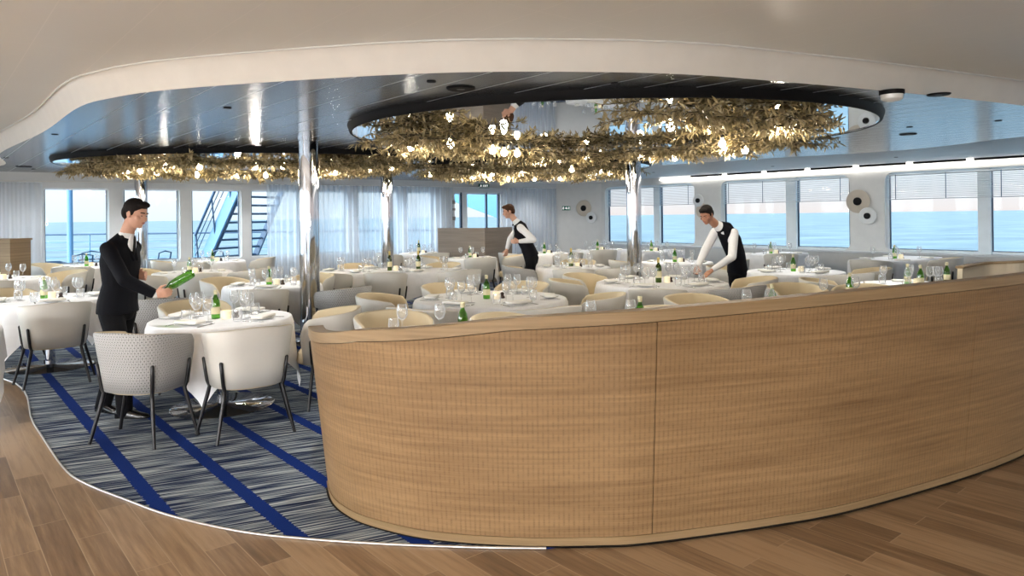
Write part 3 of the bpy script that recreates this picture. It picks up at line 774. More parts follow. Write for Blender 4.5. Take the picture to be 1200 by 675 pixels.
def chandelier(cx_, cy_, a, b, nb, nbulb, lab, rot=0, hole=.42, gaps=()):
    t = thing('leaf_chandelier', lab, 'chandelier', (cx_, cy_, ZD), group='oval leaf chandeliers')
    g = G(); g.add([(a * math.cos(2 * PI * i / 72), b * math.sin(2 * PI * i / 72), -.062) for i in range(72)], [tuple(reversed(range(72)))], 0, False); g.obj('mirror', M['mirror'], t)
    g = G(); n = 96; prof = [(-.004, -.06), (.0, -.070), (.015, -.075), (.03, -.065), (.05, 0)]; vs = []; fs = []
    for i in range(n):
        th = 2 * PI * i / n
        for d, z in prof: vs.append(((a + d) * math.cos(th), (b + d) * math.sin(th), z))
    m = len(prof)
    for i in range(n):
        for j in range(m - 1): fs.append((i * m + j, ((i + 1) % n) * m + j, ((i + 1) % n) * m + j + 1, i * m + j + 1))
    g.add(vs, fs); g.m = [1 if k % (m - 1) == 0 else 0 for k in range(len(fs))]; g.obj('rim', [M['rim'], M['mirror']], t)
    rnd = random.Random(int(cx_ * 100) + 5)
    for i in range(nb):
        th = 2 * PI * (i + rnd.random() * .7) / nb; fr = hole + (.90 - hole) * math.sqrt(rnd.random())
        if any(((cx_ + a * fr * math.cos(th) - gx) / gr_) ** 2 + ((cy_ + b * fr * math.sin(th) - gy) / gs_) ** 2 < 1 for gx, gy, gr_, gs_ in gaps): continue
        o = link('branch', rnd.choice(BR), t, (a * fr * math.cos(th), b * fr * math.sin(th), rnd.uniform(-.15, -.09)), th + PI / 2 + rnd.uniform(-.5, .5))
        o.rotation_euler.x = rnd.uniform(-.12, .12)
    for i in range(nbulb):
        th = 2 * PI * (i + rnd.random() * .6) / nbulb; fr = rnd.uniform(hole + .03, .88)
        if any(((cx_ + a * fr * math.cos(th) - gx) / gr_) ** 2 + ((cy_ + b * fr * math.sin(th) - gy) / gs_) ** 2 < 1 for gx, gy, gr_, gs_ in gaps): continue
        z = rnd.uniform(-.23, -.18); q = (a * fr * math.cos(th), b * fr * math.sin(th), z)
        o = link('bulb', BULB, t, q); link('socket', SOCK, o)
        bulbs_xyz.append((cx_ + q[0], cy_ + q[1], ZD + z))
chandelier(1.06, 7.9, 2.78, 2.43, 84, 21, 'nearest and largest oval chandelier of gilded leaves and bulbs under a mirror', hole=.40, gaps=[(.25, 6.7, 1.15, .95), (3.4, 7.0, .5, .9)])
chandelier(-4.2, 11.4, 2.95, 1.85, 70, 17, 'long oval leaf chandelier behind the tall nearest chrome column', hole=.35)
chandelier(.36, 13.55, 2.25, 2.0, 60, 14, 'leaf chandelier farthest back, above the waiter by the screen', hole=.35)

# ------------------------------------------------------------------ outside: railing, post, staircase, wire chairs, awning
t = thing('deck_railing', 'steel deck railing with thin horizontal rails outside the back windows', 'railing')
for z, r in ((1.15, .03), (.88, .012), (.61, .012), (.34, .012)):
    g = G(); g.tube([(-24, 24.3, z), (2, 24.3, z)], r, 6); g.obj('rail', M['outdark'] if z > 1 else M['outblue'], t)
for i in range(15):
    g = G(); x = -23.5 + i * 1.8; g.tube([(x, 24.3, -.03), (x, 24.3, 1.15)], .02, 6); g.obj('post', M['outblue'], t)
p = at_y(82, 260, 20); g = G(); g.lathe([(.075, 0), (.075, 3.4)], 20, (p.x, p.y, -.03)); tag(g.obj('deck_post', M['outblue']), 'pale blue round post outside the first back window', 'post')
t = thing('staircase', 'open steel staircase rising outside the back windows', 'staircase')
def ext(p0, p1, z): d = (p1 - p0) / (p1.z - p0.z); return p0 + d * (z - p0.z)
L0, L1 = at_y(245, 292, 17.8), at_y(276, 221, 17.8); R0, R1 = at_y(299, 300, 19.4), at_y(331, 222, 19.4)
def plank(g, p0, p1, w, th, side):
    d = (p1 - p0).normalized(); up = d.cross(side).normalized()
    vs = [p + side * (i * th / 2) + up * (j * w / 2) for p in (p0, p1) for i in (-1, 1) for j in (-1, 1)]
    g.add(vs, [(0, 1, 3, 2), (4, 6, 7, 5), (0, 4, 5, 1), (2, 3, 7, 6), (0, 2, 6, 4), (1, 5, 7, 3)], 0, False)
side = (R0 - L0); side.z = 0; side.normalize()
A0, A1 = ext(L0, L1, 0), ext(L0, L1, 3.0); B0, B1 = ext(R0, R1, 0), ext(R0, R1, 3.0)
g = G(); plank(g, A0, A1, .28, .05, side); g.obj('stringer', M['outblue'], t)
g = G(); plank(g, B0, B1, .16, .05, side); g.obj('stringer', M['outdark'], t)
g = G(); plank(g, A0 + Vector((.10, .1, -.08)), A1 + Vector((.10, .1, -.08)), .06, .05, side); g.obj('stringer_edge', M['outdark'], t)
for i in range(13):
    z = .2 + i * .22; g = G(); a1, b1 = ext(L0, L1, z), ext(R0, R1, z); g.tube([a1 + Vector((.05, .1, 0)), b1], .028, 4); g.obj('tread', M['outdark'], t)
for i, dz in enumerate((.95, .7, .45)):
    g = G(); o_ = Vector((-.05, -.05, dz)); g.tube([ext(L0, L1, .25) + o_, ext(L0, L1, 2.8) + o_], .035 if i == 0 else .012, 6); g.obj('handrail' if i == 0 else 'rail', M['outdark'], t)
for z in (.3, 1.2, 2.1):
    g = G(); q = ext(L0, L1, z); g.tube([q, q + Vector((-.05, -.05, .95))], .02, 6); g.obj('baluster', M['outdark'], t)
def wire_chair():
    t = thing('deck_chair', '', 'chair')
    g = G(); arc = lambda z, r, a0, a1, n=12: [(r * math.cos(math.radians(a0 + (a1 - a0) * i / n)), r * math.sin(math.radians(a0 + (a1 - a0) * i / n)), z) for i in range(n + 1)]
    g.tube([(.3, .28, .62)] + arc(.7, .30, 75, 285) + [(.3, -.28, .62)], .018, 6); g.obj('arm_rail', M['outdark'], t)
    g = G(); g.tube([(-.22, -.2, .45), (-.3, -.2, .86), (-.3, 0, .9), (-.3, .2, .86), (-.22, .2, .45)], .018, 6)
    g.tube([(-.27, -.2, .7), (-.27, .2, .7)], .012, 5); g.obj('backrest', M['outdark'], t)
    g = G(); g.lathe([(0, .43), (.25, .43), (.26, .45), (0, .455)], 20); g.obj('seat', M['outdark'], t)
    for x in (-.2, .24):
        for y in (-.22, .22):
            g = G(); g.tube([(x * .9, y * .9, .44), (x * 1.1, y * 1.1, 0)], .014, 6); g.obj('leg', M['outdark'], t)
    return t
wc = wire_chair(); reg(wc); first = True
for px, Y, rz, lab in [(66, 16.2, .6, 'dark wire deck chair outside, nearest the far-left curtain'), (92, 16.0, 2.4, 'dark wire deck chair outside beside the pale deck post'), (108, 17.0, -1., 'dark deck chair outside just beyond the suited man'), (181, 16.9, 2.9, 'dark wire deck chair outside, behind the far chrome column'), (268, 17.0, 1.0, 'dark wire deck chair outside beneath the staircase')]:
    p = at_y(px, 300, Y)
    if first: wc.location = (p.x, p.y, -.03); wc.rotation_euler.z = rz; wc['label'] = lab; wc['group'] = 'wire deck chairs outside'; first = False
    else: dup(wc, (p.x, p.y, -.03), rz, lab, 'wire deck chairs outside')
g = G(); q = [at_y(520, 232, 24), at_y(600, 262, 24), at_y(600, 200, 24), at_y(520, 200, 24)]
g.add(q + [v + Vector((0, .05, 0)) for v in q], [(0, 1, 2, 3), (7, 6, 5, 4), (0, 4, 5, 1), (1, 5, 6, 2), (2, 6, 7, 3), (3, 7, 4, 0)], 0, False)
tag(g.obj('awning', M['awning']), 'pale blue slanting awning outside the exit door', 'awning')

# ------------------------------------------------------------------ chairs
def foot(th, r, e=2.7):
    c, s_ = abs(math.cos(th)), abs(math.sin(th)); return r / ((c ** e + s_ ** e) ** (1 / e))
def make_chair(kind):
    t = thing('tub_chair', '', 'chair')
    T = math.radians(126); n = 32; g = G(); g.uv = []; vs = []; fs = []; ms = []
    for i in range(n + 1):
        f = -1 + 2 * i / n; th = f * T; af = abs(f)
        zt_ = .815 - .075 * af ** 1.6
        if af > .86: zt_ -= .11 * ((af - .86) / .14) ** 2
        zb_ = .375 + .0 * af
        sec = []
        for k, (z, dr) in enumerate([(zb_, 0), (zb_ + (zt_ - zb_) * .33, 0), (zb_ + (zt_ - zb_) * .66, 0), (zt_ - .012, 0), (zt_, -.012), (zt_, -.034), (zt_ - .012, -.046), (.46, -.046), (zb_, -.046)]):
            rr = .262 + .062 * (z - .375) / .43
            r_ = foot(th, rr) + dr; a = PI + th
            vs.append((r_ * math.cos(a) * .96, r_ * math.sin(a), z)); g.uv.append((th * .3, z))
    m = 9
    for i in range(n):
        for j in range(m):
            k = (j + 1) % m; fs.append((i * m + j, (i + 1) * m + j, (i + 1) * m + k, i * m + k)); ms.append(0 if (j < 4 or j == 8) else 1)
    fs.append(tuple(range(m))); fs.append(tuple(n * m + j for j in reversed(range(m)))); ms += [0, 0]
    g.add(vs, fs); g.m = ms; g.s[-1] = g.s[-2] = False
    g.obj('backrest', [M['pattern'] if kind == 'P' else M['leather'], M['lining']], t)
    g = G(); nn_ = 36; rings = []
    for r, z in [(.24, .36), (.245, .38), (.235, .44), (.215, .465), (.1, .475)]:
        rings.append([Vector((foot(2 * PI * i / nn_, r) * math.cos(2 * PI * i / nn_) * .96 + .01, foot(2 * PI * i / nn_, r) * math.sin(2 * PI * i / nn_) * .93, z)) for i in range(nn_)])
    g.loft(rings); g.obj('seat', M['seat'], t)
    for d in (46, -46, 108, -108):
        th = PI + math.radians(d); c, s_ = math.cos(th), math.sin(th)
        def pt(z, e): rr = foot(th - PI, .262 + .062 * (z - .375) / .43) + e; return Vector((rr * c * .96, rr * s_, z))
        fr = foot(th - PI, .262)
        g = G(); g.tube([pt(.575, .004), pt(.57, .008), pt(.48, .010), pt(.40, .010), pt(.36, .000), Vector(((fr + .012) * c * .96, (fr + .012) * s_, .30)), Vector(((fr + .095) * c * .96, (fr + .095) * s_, 0))], [.008, .013, .0135, .0135, .0145, .015, .012], 8); g.obj('leg', M['black'], t)
    reg(t); return t
CH = {'W': make_chair('W'), 'P': make_chair('P')}; used = {'W': False, 'P': False}
def place_chair(x, y, rz, kind, label, group):
    t = CH[kind]
    if not used[kind]:
        used[kind] = True; t.location = (x, y, 0); t.rotation_euler.z = rz; t['label'] = label; t['group'] = group; return t
    return dup(t, (x, y, 0), rz, label, group)

# ------------------------------------------------------------------ tables and cloths
def outline(shape):
    if shape[0] == 'rect':
        hx, hy = shape[1], shape[2]
        return lambda th: (lambda k: Vector((k * math.cos(th), k * math.sin(th), 0)))(1 / ((abs(math.cos(th) / hx) ** 12 + abs(math.sin(th) / hy) ** 12) ** (1 / 12)))
    a, b = shape[1], shape[2]
    return lambda th: Vector((a * math.cos(th), b * math.sin(th), 0))
def cloth_mesh(shape, seed, n=96):
    P = outline(shape); rnd = random.Random(seed); g = G(); vs = []; fs = []
    a, b = shape[1], shape[2]; rot = 0
    ph = rnd.uniform(0, 6)
    tops = [.02, .4, .75, .93, .985, 1.0]; K = 9
    for i in range(n):
        th = 2 * PI * i / n; p = P(th)
        if shape[0] == 'round':
            q = (th + rot); bd = (a + .27) / max(abs(math.cos(q)), abs(math.sin(q))); drop = min(.66, max(.27, bd - a))
        elif shape[0] == 'oval': drop = .36 + .08 * math.cos(4 * th)
        else: drop = .34 + .16 * abs(math.sin(2 * th)) ** 6
        rip = math.sin(th * 11 + ph) * .5 + math.sin(th * 7 + 2 * ph) * .5 + .5 * math.sin(th * 19 + ph)
        nr = p.normalized()
        for f in tops: vs.append((p.x * f, p.y * f, .752 - (.004 if f == 1 else 0)))
        for k in range(1, K):
            f = k / (K - 1); o_ = .012 + .018 * f + .12 * max(0, drop - .3) * f + (.014 + .03 * (drop - .25)) * f * rip * 1.2
            q = p + nr * o_; vs.append((q.x, q.y, .748 - drop * f))
    m = len(tops) + K - 1
    for i in range(n):
        l = (i + 1) % n
        for j in range(m - 1): fs.append((i * m + j, l * m + j, l * m + j + 1, i * m + j + 1))
    fs.append(tuple(i * m for i in range(n)))
    g.add(vs, fs); return g.mesh('tablecloth', M['cloth'])
CLM = {}
# tableware meshes
def L(prof, mat, n=18, name='m', extra=None):
    g = G(); g.lathe(prof, n)
    if extra: extra(g)
    return g.mesh(name, mat)
ME = {}
ME['wine'] = L([(0, 0), (.036, .0), (.036, .003), (.006, .008), (.0045, .02), (.0045, .09), (.012, .1), (.032, .118), (.041, .145), (.040, .175), (.031, .215), (.0295, .215), (.038, .175), (.039, .146), (.030, .121), (.010, .104), (0, .103)], M['glass'], 20, 'wine_glass')
ME['tumb'] = L([(0, 0), (.030, 0), (.036, .01), (.042, .05), (.036, .1), (.0345, .1), (.040, .05), (.034, .014), (0, .01)], M['glass'], 20, 'tumbler')
ME['candle'] = L([(0, 0), (.036, 0), (.038, .005), (.038, .07), (.034, .072), (.033, .06), (0, .058)], M['wax'], 20, 'candle')
ME['mill'] = L([(0, 0), (.026, 0), (.028, .01), (.016, .03), (.022, .05), (.012, .06), (0, .065)], M['dark'], 14, 'mill')
ME['plate'] = L([(0, .002), (.05, .002), (.085, .012), (.088, .015), (.05, .006), (0, .006)], M['ceramic'], 28, 'plate')
def soft_box(w, d, h):
    g = G(); n = 24; rings = []
    for r, z in [(1, 0), (1.02, h * .5), (1, h * .9), (.94, h), (.3, h * 1.05)]:
        rings.append([Vector((w / 2 * r * (1 if abs(math.cos(t)) > .7 else abs(math.cos(t)) / .7) * (1 if math.cos(t) > 0 else -1), d / 2 * r * (1 if abs(math.sin(t)) > .7 else abs(math.sin(t)) / .7) * (1 if math.sin(t) > 0 else -1), z)) for t in [2 * PI * (i + .5) / n for i in range(n)]])
    g.loft(rings); return g
ME['napkin'] = soft_box(.24, .11, .022).mesh('napkin', M['napkin'])
def knife():
    g = G(); g.loft([[Vector((x, y * w, z)) for y, z in ((-1, 0), (1, 0), (1, .003), (-1, .003))] for x, w in ((-.1, .003), (-.08, .006), (0, .005), (.01, .007), (.06, .009), (.1, .003))]); return g.mesh('knife', M['silver'])
def fork():
    g = G(); g.loft([[Vector((x, y * w, z)) for y, z in ((-1, 0), (1, 0), (1, .003), (-1, .003))] for x, w in ((-.1, .007), (-.06, .005), (.03, .003), (.045, .011), (.06, .012))])
    for k in range(4): g.tube([(.058, -.009 + k * .006, .002), (.1, -.009 + k * .006, .003)], .0014, 4)
    return g.mesh('fork', M['silver'])
ME['knife'] = knife(); ME['fork'] = fork()
def make_bottle(kind):
    if kind == 'water':
        t = thing('water_bottle', '', 'bottle'); g = G(); g.lathe([(0, 0), (.034, 0), (.036, .008), (.036, .13), (.030, .16), (.014, .195), (.013, .225)], 20); g.obj('glass_body', M['greenglass'], t)
        g = G(); g.lathe([(.0365, .04), (.0368, .041), (.0368, .10), (.0365, .101)], 20); g.obj('paper_label', M['label'], t)
        g = G(); g.lathe([(.0145, .205), (.016, .207), (.016, .242), (0, .244)], 16); g.obj('cap', M['label'], t)
    else:
        t = thing('wine_bottle', '', 'bottle'); g = G(); g.lathe([(0, .004), (.036, 0), (.038, .008), (.038, .18), (.034, .205), (.015, .235), (.014, .305)], 20); g.obj('glass_body', M['oliveglass'], t)
        g = G(); g.lathe([(.0385, .06), (.0388, .061), (.0388, .14), (.0385, .141)], 20); g.obj('paper_label', M['label'], t)
        g = G(); g.lathe([(.0148, .245), (.0158, .247), (.0165, .308), (0, .31)], 16); g.obj('foil', M['foil'], t)
    reg(t); return t
BOT = {'water': make_bottle('water'), 'wine': make_bottle('wine')}; bused = {'water': False, 'wine': False}
ITEMS = []
def item(kind, name, p, rz, tab, word, cat, group):
    o = link(name, ME[kind], None, p, rz); ITEMS.append((o, tab, word, cat, group)); return o
def bottle(kind, p, rz, tab, word):
    t = BOT[kind]
    if not bused[kind]: bused[kind] = True; t.location = p; t.rotation_euler.z = rz; o = t
    else: o = dup(t, p, rz)
    ITEMS.append((o, tab, word, 'bottle', 'green bottles on the tables')); return o

# (phrase, px, py, shape, rot, chairs [(angle, kind)], detail, extra chair distance)
TABLES = [
 ('the front table by the suited man', 260, 373, ('round', .575, .575), 0, [(-104, 'P'), (-56, 'W'), (8, 'W'), (128, 'W')], 3),
 ('the left table behind the suited man', 58, 350, ('round', .62, .62), 0, [(-54, 'W'), (150, 'W')], 3),
 ('the table cut off at the left edge', -104, 390, ('round', .57, .57), 0, [(180, 'W')], 1),
 ('the far left table by the oak cabinet', 2, 327, ('round', .6, .6), 0, [(-62, 'W'), (60, 'W')], 2),
 ('the table before the first back window', 105, 312, ('round', .6, .6), 0, [(-75, 'W'), (170, 'W')], 2),
 ('the table beyond the held bottle', 226, 319, ('round', .6, .6), 0, [(-60, 'W'), (-112, 'W'), (170, 'W'), (-8, 'W')], 2),
 ('the table below the outside staircase', 252, 306, ('round', .58, .58), 0, [(10, 'W'), (-150, 'W'), (-95, 'W')], 2),
 ('the table left of the nearest column', 320, 334, ('round', .6, .6), 0, [(-80, 'W'), (-40, 'P', 401, 8.28), (150, 'W'), (75, 'W')], 3),
 ('the long oval table', 460, 317, ('oval', 1.2, .6), 0, [(-122, 'W'), (-88, 'W'), (-42, 'W'), (120, 'W'), (62, 'W')], 3),
 ('the big centre table', 575, 350, ('round', .78, .78), 0, [(178, 'W'), (-122, 'W'), (-62, 'W'), (-8, 'W'), (72, 'W'), (118, 'W')], 3),
 ('the table the bending waiter sets', 775, 331, ('round', .8, .8), 0, [(180, 'W'), (-104, 'W'), (-55, 'P'), (-2, 'W'), (140, 'W')], 3),
 ('the table right of the standing waiter', 672, 313, ('round', .6, .6), 0, [(-95, 'W'), (-162, 'P'), (-50, 'W'), (80, 'W')], 3),
 ('the small table before the wooden screen', 553, 302, ('round', .5, .5), 0, [(-75, 'W'), (0, 'W'), (180, 'W')], 2),
 ('the farthest table by the wooden screen', 493, 297, ('round', .5, .5), 0, [(-140, 'W'), (-60, 'W')], 2),
 ('the far table beside the pleated curtain', 640, 297, ('round', .55, .55), 0, [(-150, 'W'), (-60, 'W')], 2),
 ('the window table below the corner sconces', 702, 293, ('rect', .7, .38), .9, [(-90, 'W')], 2),
 ('the table behind the window column', 793, 307, ('round', .62, .62), 0, [(-25, 'W'), (-170, 'W')], 2),
 ('the window table beside the chrome column', 765, 294, ('rect', .7, .38), .9, [], 2),
 ('the round table before the middle window', 932, 318, ('round', .66, .66), 0, [(-72, 'W'), (150, 'W'), (-12, 'W')], 3),
 ('the window table behind the bending waiter', 905, 297, ('rect', .75, .4), .7, [(-100, 'W')], 2),
 ('the rectangular table under the disc sconces', 1050, 303, ('rect', .95, .42), .35, [(-45, 'W'), (-135, 'W')], 2),
 ('the hidden table behind the low partition end', 500, 395, ('round', .55, .55), 0, [(115, 'W')], 0),
 ('the hidden table behind the partition middle', 718, 388, ('round', .55, .55), 0, [(150, 'W'), (55, 'W')], 0),
 ('the hidden table below the patterned chair', 890, 368, ('round', .55, .55), 0, [(110, 'W')], 0),
 ('the hidden table right of the partition middle', 985, 351, ('round', .55, .55), 0, [(95, 'W'), (50, 'W')], 0),
 ('the table half hidden by the high partition', 1066, 334, ('round', .58, .58), 0, [(160, 'W')], 2),
]
WHERE = {-1: '', }
tb0 = None
def table_base(shape, key):
    t = thing('dining_table', '', 'table'); P = outline((shape[0], shape[1] - .01, shape[2] - .01))
    g = G(); g.prism([tuple(P(2 * PI * i / 48))[:2] for i in range(48)], .72, .745); g.obj('tabletop', M['oakcap' if False else 'inner'], t)
    xs = [0] if shape[0] == 'round' else [-.55 * shape[1], .55 * shape[1]]
    for x in xs:
        g = G(); g.lathe([(.048, .01), (.048, .70), (.09, .72)], 28, (x, 0, 0)); g.obj('column', M['chrome'], t)
        r = .42 if shape[0] == 'round' and shape[1] < .7 else (.5 if shape[0] == 'round' else .28)
        g = G(); g.lathe([(r, .0), (r, .006), (r - .01, .012), (.07, .02), (.05, .035), (0, .035)], 56, (x, 0, 0)); g.obj('base_plate', M['chrome'], t)
    reg(t); return t
def side_word(a):
    a = (a + 360) % 360
    return {0: 'right side', 1: 'back right', 2: 'far side', 3: 'back left', 4: 'left side', 5: 'front left', 6: 'near side', 7: 'front right'}[int((a + 22.5) // 45) % 8]
TBC = {}
for ti, (ph, px, py, shape, rot, chairs, det) in enumerate(TABLES):
    c = at_z(px, py, .75); x, y = c.x, c.y
    if shape[0] == 'rect': rot_ = math.radians(36) if True else rot
    else: rot_ = rot
    lab = {'round': 'round dining table on a chrome pedestal, ', 'oval': 'oval dining table on two chrome pedestals, ', 'rect': 'rectangular dining table on chrome pedestals, '}[shape[0]] + ph
    key = shape
    if key not in TBC: TBC[key] = table_base(shape, key); t = TBC[key]; t.location = (x, y, 0); t.rotation_euler.z = rot_; t['label'] = lab; t['group'] = 'dining tables'
    else: t = dup(TBC[key], (x, y, 0), rot_, lab, 'dining tables')
    k2 = (shape, ti % 3 if shape[0] == 'round' else 0)
    if k2 not in CLM: CLM[k2] = cloth_mesh(shape, ti + 3)
    o = link('tablecloth', CLM[k2], None, (x, y, 0), rot_ + (ti * .7 if shape[0] == 'round' else 0)); tag(o, 'white tablecloth draped over ' + ph, 'tablecloth', 'white tablecloths')
    if ti == 2: o.rotation_euler.z = -.78
    if ti == 0: o.rotation_euler.z = math.radians(-36)
    words = {}
    for cdef in chairs:
        ang, kind = cdef[:2]
        a = math.radians(ang)
        dist = .295
        cx_, cy_ = x + (shape[1] + dist) * math.cos(a), y + (shape[2] + dist) * math.sin(a)
        if shape[0] == 'rect':
            P = outline(shape); q = P(a - rot_); q = q * (1 + .3 / q.length); q = Matrix.Rotation(rot_, 3, 'Z') @ q; cx_, cy_ = x + q.x, y + q.y
        if len(cdef) > 2: q = at_y(cdef[2], 350, cdef[3]); cx_, cy_ = q.x, q.y
        fac = math.atan2(y - cy_, x - cx_)
        if shape[0] == 'oval': fac = math.atan2(y - cy_, (x - cx_) * .45)
        w = side_word(ang); words[w] = words.get(w, 0) + 1
        if words[w] > 1: w = 'second chair on the ' + w
        else: w = w
        nm = ('patterned grey' if kind == 'P' else 'cream') + ' tub chair at the ' + w + ' of ' + ph
        if w.startswith('second'): nm = ('patterned grey' if kind == 'P' else 'cream') + ' tub chair, second at the ' + side_word(ang) + ' of ' + ph
        place_chair(cx_, cy_, fac, kind, nm, ('patterned' if kind == 'P' else 'cream') + ' tub chairs')
    # tableware
    rnd = random.Random(100 + ti); z = .7535
    if det >= 2:
        nset = {True: 6}.get(shape[1] > .7 and shape[0] == 'round', 4)
        if shape[0] == 'oval': nset = 6
        sets = [math.radians(c_[0]) for c_ in chairs]
        base = sets[0] if sets else 0
        sets = [base + 2 * PI * k / nset for k in range(nset)]
        for k, a in enumerate(sets):
            if shape[0] == 'rect':
                P = outline(shape); e = Matrix.Rotation(rot_, 3, 'Z') @ P(math.radians([35, 145, 215, 325][k % 4])); 
            else: e = Vector((shape[1] * math.cos(a), shape[2] * math.sin(a), 0))
            e2 = Vector((x, y, 0)) + e * (1 - .17 / e.length); e1 = Vector((x, y, 0)) + e * (1 - min(.34, e.length * .55) / e.length)
            fa = math.atan2(-e.y, -e.x); tn = Vector((-math.sin(fa), math.cos(fa), 0))
            if det >= 3:
                item('plate', 'side_plate', (e2.x, e2.y, z), fa, ph, 'white side plate', 'plate', 'side plates on the tables')
                item('napkin', 'folded_napkin', (e2.x, e2.y, z + .016), fa + rnd.uniform(-.2, .2) + PI / 2, ph, 'folded white napkin', 'napkin', 'folded napkins')
                if ti in (0, 1, 7, 9, 10):
                    for s_, kk in ((-1, 'fork'), (1, 'knife')):
                        q = e2 + tn * s_ * .15; item(kk, kk, (q.x, q.y, z), fa, ph, 'silver ' + kk, 'cutlery', kk + 's beside the napkins')
            else:
                item('napkin', 'folded_napkin', (e2.x, e2.y, z), fa + PI / 2, ph, 'folded white napkin', 'napkin', 'folded napkins')
            q = e1 + tn * .05; item('wine', 'wine_glass', (q.x, q.y, z), rnd.random() * 6, ph, 'clear wine glass', 'glass', 'wine glasses on the tables')
            if det >= 3:
                q = e1 - tn * .045 + (Vector((x, y, 0)) - e1) * .08; item('wine', 'wine_glass', (q.x, q.y, z), 0, ph, 'clear wine glass', 'glass', 'wine glasses on the tables')
            if k % 2 == 0 or det >= 3:
                q = e1 + tn * .15; item('tumb', 'tumbler', (q.x, q.y, z), 0, ph, 'clear tumbler', 'glass', 'tumblers on the tables')
        bk = 'wine' if ti in (10, 8, 11, 13) else 'water'
        ax = Vector((math.cos(rot_), math.sin(rot_), 0))
        bottle(bk, (x - .04, y - .03, z), rnd.random() * 6, ph, 'green glass bottle')
        if shape[0] == 'oval': bottle('wine', (x + .42, y - .05, z), 1., ph, 'green glass bottle')
        item('candle', 'candle_cup', (x + .06, y - .05, z), 0, ph, 'cream candle cup', 'candle', 'cream candle cups')
        item('mill', 'pepper_mill', (x + .12, y + .01, z), 0, ph, 'small dark pepper mill', 'pepper mill', 'dark pepper mills')
q = at_y(190, 350, 7.4); place_chair(q.x, q.y, math.radians(112), 'P', 'patterned grey tub chair with its back to us, just behind the suited man', 'patterned tub chairs')
# things rising above the partition from hidden tables
z = .7535
def hid(px, Y, kind, ph):
    p = at_y(px, 350, Y)
    if kind == 'wine': item('wine', 'wine_glass', (p.x, p.y, z), 0, ph, 'clear wine glass', 'glass', 'wine glasses on the tables')
    elif kind == 'tumb': item('tumb', 'tumbler', (p.x, p.y, z), 0, ph, 'clear tumbler', 'glass', 'tumblers on the tables')
    else: bottle('water', (p.x, p.y, z), 0, ph, 'green glass bottle')
HP = [t_[0] for t_ in TABLES]
for px, Y, k, ti in [(471, 5.15, 'wine', 21), (515, 5.15, 'wine', 21), (542, 5.0, 'b', 21), (461, 5.25, 'tumb', 21), (692, 5.25, 'wine', 22), (739, 5.25, 'wine', 22), (750, 5.2, 'b', 22), (875, 5.85, 'wine', 23), (902, 5.85, 'wine', 23), (905, 6.0, 'b', 23), (965, 6.75, 'wine', 24), (1003, 6.9, 'wine', 24), (996, 7.0, 'b', 24), (1090, 8.0, 'wine', 25), (1079, 7.9, 'b', 25), (1110, 8.25, 'b', 25), (1101, 8.0, 'wine', 25), (1062, 7.8, 'tumb', 25)]:
    hid(px, Y, k, HP[ti])

# labels of the tableware: which one, from left to right
from collections import defaultdict
grp = defaultdict(list)
bpy.context.view_layer.update()
for it in ITEMS: grp[(it[1], it[2])].append(it)
ORD = ['leftmost', 'second', 'third', 'fourth', 'fifth', 'sixth', 'seventh', 'eighth', 'ninth', 'tenth', 'eleventh', 'twelfth']
for (ph, word), its in grp.items():
    its.sort(key=lambda i: pxof(i[0].location)); n = len(its)
    for k, (o, _, w, cat, gr) in enumerate(its):
        if n == 1: lab = w + ' on ' + ph
        elif k == 0: lab = 'leftmost ' + w + ' on ' + ph
        elif k == n - 1: lab = 'rightmost ' + w + ' on ' + ph
        else: lab = ORD[k] + ' ' + w + ' from the left on ' + ph
        tag(o, lab, cat, gr)

# ------------------------------------------------------------------ people
def remesh(g, name, mats, parent, voxel, smooth_it=4):
    me = g.mesh(name + '_src', mats); o = bpy.data.objects.new(name + '_tmp', me); COL.objects.link(o)
    m = o.modifiers.new('r', 'REMESH'); m.mode = 'VOXEL'; m.voxel_size = voxel; m.use_smooth_shade = True
    s_ = o.modifiers.new('s', 'SMOOTH'); s_.factor = .5; s_.iterations = smooth_it
    dg = bpy.context.evaluated_depsgraph_get(); dg.update()
    me2 = bpy.data.meshes.new_from_object(o.evaluated_get(dg)); me2.name = name
    bpy.data.objects.remove(o)
    if not me2.materials: me2.materials.append(mats if not isinstance(mats, list) else mats[0])
    for p in me2.polygons: p.use_smooth = True
    ob = bpy.data.objects.new(name, me2); COL.objects.link(ob); ob.parent = parent; return ob
def capsule(g, p0, p1, r0, r1, k=1., side=None, n=14):
    p0, p1 = Vector(p0), Vector(p1); d = (p1 - p0).normalized()
    if side is None: side = d.orthogonal().normalized()
    a = (side - d * side.dot(d)).normalized(); b = d.cross(a)
    rings = []
    for f in (-.95, -.8, -.5, 0): 
        rr = math.sqrt(1 - f * f); rings.append([p0 + d * (f * r0) + (a * math.cos(t) * k + b * math.sin(t)) * r0 * rr for t in [2 * PI * i / n for i in range(n)]])
    for f in (0, .5, .8, .95):
        rr = math.sqrt(1 - f * f); rings.append([p1 + d * (f * r1) + (a * math.cos(t) * k + b * math.sin(t)) * r1 * rr for t in [2 * PI * i / n for i in range(n)]])
    g.loft(rings)
def chain(g, pts, rs, k=1., side=None):
    for i in range(len(pts) - 1): capsule(g, pts[i], pts[i + 1], rs[i], rs[i + 1], k, side)
def torso(g, secs, side, n=20):      # secs: (centre, half width, half depth); side = width axis
    rings = []
    for i, (c, w, d_) in enumerate(secs):
        up = (Vector(secs[min(i + 1, len(secs) - 1)][0]) - Vector(secs[max(i - 1, 0)][0])).normalized()
        sd = (side - up * side.dot(up)).normalized(); fw = up.cross(sd)
        rings.append([Vector(c) + sd * math.cos(t) * w + fw * math.sin(t) * d_ for t in [2 * PI * j / n for j in range(n)]])
    g.loft(rings)
